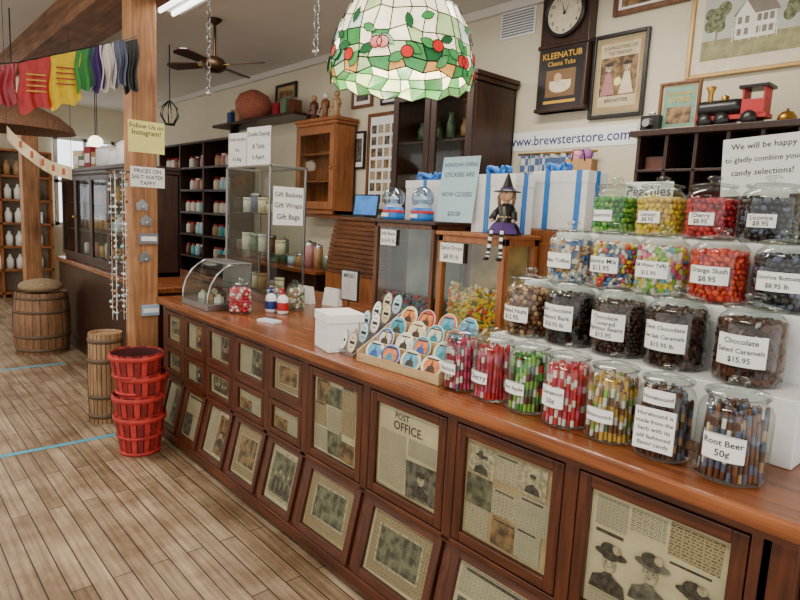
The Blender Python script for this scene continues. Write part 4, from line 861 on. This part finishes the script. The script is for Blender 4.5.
for k_,(x,w_,zt,h_,c,lb) in enumerate(FL):
    m=MB(); nx,nz=12,10; v=[];f=[]
    for i in range(nx+1):
        for j in range(nz+1): v.append((-w_/2+w_*i/nx+.008*math.sin(j*.7+k_),.018*math.sin(i*1.1+x*9)*(.2+.8*j/nz),-h_*j/nz*(1+.08*math.sin(k_*2.1))-.014*(j/nz)*math.sin(i*.8+k_)+.42*w_*(i/nx-.5)))
    for i in range(nx):
        for j in range(nz): a=i*(nz+1)+j; f.append((a,a+1,a+nz+2,a+nz+1))
    m.add(v,f,c,True)
    if w_>.15:
        for k in range(4): m.rect(-.05,.05,-.09-.03*k,-.082-.03*k,OCH if c is RED else cDR,-.02,.1)
    solo('cloth_flag',m,lb,'flag',(x,4.02,zt),0,'cloth flags on the cord')
t=thing('wicker_lamp_shade','wide brown woven pendant lamp shade','lamp',(1.0,6.0,2.06),0)
part(t,'shade',MB().lathe([(.46,0),(.44,.05),(.34,.13),(.18,.2),(.05,.23),(0,.235)],M('brown_wicker',(96,64,42),.8,var=.35,scale=60,bump=.4),28)); part(t,'cord',MB().cyl((0,0,.23),(0,0,.96),.005,.005,BLACK,6))
m=MB(); v=[];f=[]
for i in range(13):
    x=.1+i*.035; zz=.45-.26*(i/12)-.06*math.sin(math.pi*i/12); v+=[(x,.02*math.sin(i),zz),(x,.02*math.sin(i),zz-.1)]
for i in range(12): f.append((2*i,2*i+1,2*i+3,2*i+2))
m.add(v,f,CREAM,True)
for i in (2,4,6,8,10): m.rect(.1+i*.035,.12+i*.035,.37-.26*(i/12)-.06*math.sin(math.pi*i/12),.42-.26*(i/12)-.06*math.sin(math.pi*i/12),M('rust_print',(170,80,50),.8),-.022)
m.cyl((.1,0,.45),(.1,0,1.45),.002,.002,BLACK,4); m.cyl((.52,0,.19),(.52,0,1.45),.002,.002,BLACK,4)
solo('cloth_bunting',m,'cream fabric bunting with rust lettering hanging from the ceiling','bunting',(.74,5.3,1.57),0)
t=thing('wall_shelving','wooden shelves of bottles against the end wall','shelf unit',(1.55,10.6,0),0)
b=MB().box(-.7,.7,.28,.3,0,2.2,M('shelf_back_tan',(150,138,120),.7))
for x in(-.7,0,.67): b.box(x,x+.03,0,.3,0,2.2,ORANGEW)
for z in(.05,.4,.75,1.1,1.45,1.8,2.18): b.box(-.7,.7,0,.3,z,z+.03,ORANGEW)
part(t,'shelf_body',b)
bts=[MB().lathe([(0,0),(.05,0),(.05,.14),(.02,.19),(.02,.22),(0,.22)],c,10).mesh('bottle') for c in(WHITE,cTN,cDG,cHB)]
bts.append(MB().box(-.05,.05,-.04,.04,0,.17,LBLUE).box(-.04,.04,-.041,-.04,.04,.12,WHITE).mesh('carton'))
q=random.Random(15)
for z in(.43,.78,1.13,1.48,1.83):
    for i in range(9):
        k=q.choice([0,0,0,1,2,3,4]); solo('bottle' if k<4 else 'carton',bts[k],'pale bottle lined up on a shelf' if k<4 else 'small blue and white carton on a shelf','bottle' if k<4 else 'carton',(.95+i*.133+(.06 if i>3 else 0),10.72,z+.001),0,'goods on the end wall shelves')
def barrel(loc,r,h,label,mat=BARRELW,bulge=.1):
    t=thing('wooden_barrel',label,'barrel',loc,0)
    b=MB(); n=24
    prof=[(r*(1-bulge+bulge*math.sin(math.pi*k/8)),h*k/8) for k in range(9)]
    b.lathe(prof,mat,n,smooth=False); b.lathe([(0,h*.97),(prof[-1][0]*.97,h*.97)],mat,n); b.lathe([(prof[-1][0],h),(prof[-1][0]*.94,h),(prof[-1][0]*.94,h*.96)],mat,n)
    for k in range(n):
        a=2*math.pi*k/n; b.tube([(1.002*r_*math.cos(a),1.002*r_*math.sin(a),z_) for r_,z_ in prof],.0022,DARKW,4)
    part(t,'staves',b)
    for k in(.08,.3,.7,.92):
        rr=r*(1-bulge+bulge*math.sin(math.pi*k)); part(t,'hoop',MB().lathe([(rr+.001,h*k-.015),(rr+.006,h*k-.015),(rr+.006,h*k+.015),(rr+.001,h*k+.015)],M('hoop_iron',(104,84,66),.6,.3),24))
barrel((1.3,6.72,0),.25,.6,'wooden barrel with dark hoops beside the far counter')
solo('burlap_sack',MB().ball((0,0,.0),.2,M('burlap',(150,128,96),.9,var=.3,scale=50,bump=.4),14,(1,1,.35),m=8),'small burlap sack resting on the barrel','sack',(1.3,6.72,.655),0)
barrel((1.215,4.34,0),.112,.62,'narrow wooden nail keg standing behind the red baskets',KEGW,.05)
bk=thing('bushel_basket','red wooden bushel basket nested in a stack','basket',(1.215,3.66,0),0,'stack of red bushel baskets')
b=MB(); n=22; r0,r1,h=.112,.15,.25
for k in range(n):
    a0=2*math.pi*k/n; a1=2*math.pi*(k+.8)/n
    v=[]
    for r,z in((r0,0),(r1,h),(r1-.004,h),(r0-.004,0)):
        v+=[(r*math.cos(a0),r*math.sin(a0),z),(r*math.cos(a1),r*math.sin(a1),z)]
    b.add(v,[(0,1,3,2),(4,5,7,6),(0,2,4,6),(1,7,5,3),(2,3,5,4)],[PLANTRED,PLANTRED2][k%2])
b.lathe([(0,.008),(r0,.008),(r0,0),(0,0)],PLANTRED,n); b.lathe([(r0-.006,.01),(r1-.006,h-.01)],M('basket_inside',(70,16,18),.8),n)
part(bk,'slats',b)
for z,w_ in((.225,.028),(.115,.016),(.012,.018)):
    rr=r0+(r1-r0)*z/h; part(bk,'band',MB().lathe([(rr+.001,z-w_/2),(rr+.007,z-w_/2),(rr+.007,z+w_/2),(rr+.001,z+w_/2)],PLANTRED,n))
for i in range(1,4): copy_thing(bk,(1.215+.006*i*(-1)**i,3.66,.125*i),.2*i)
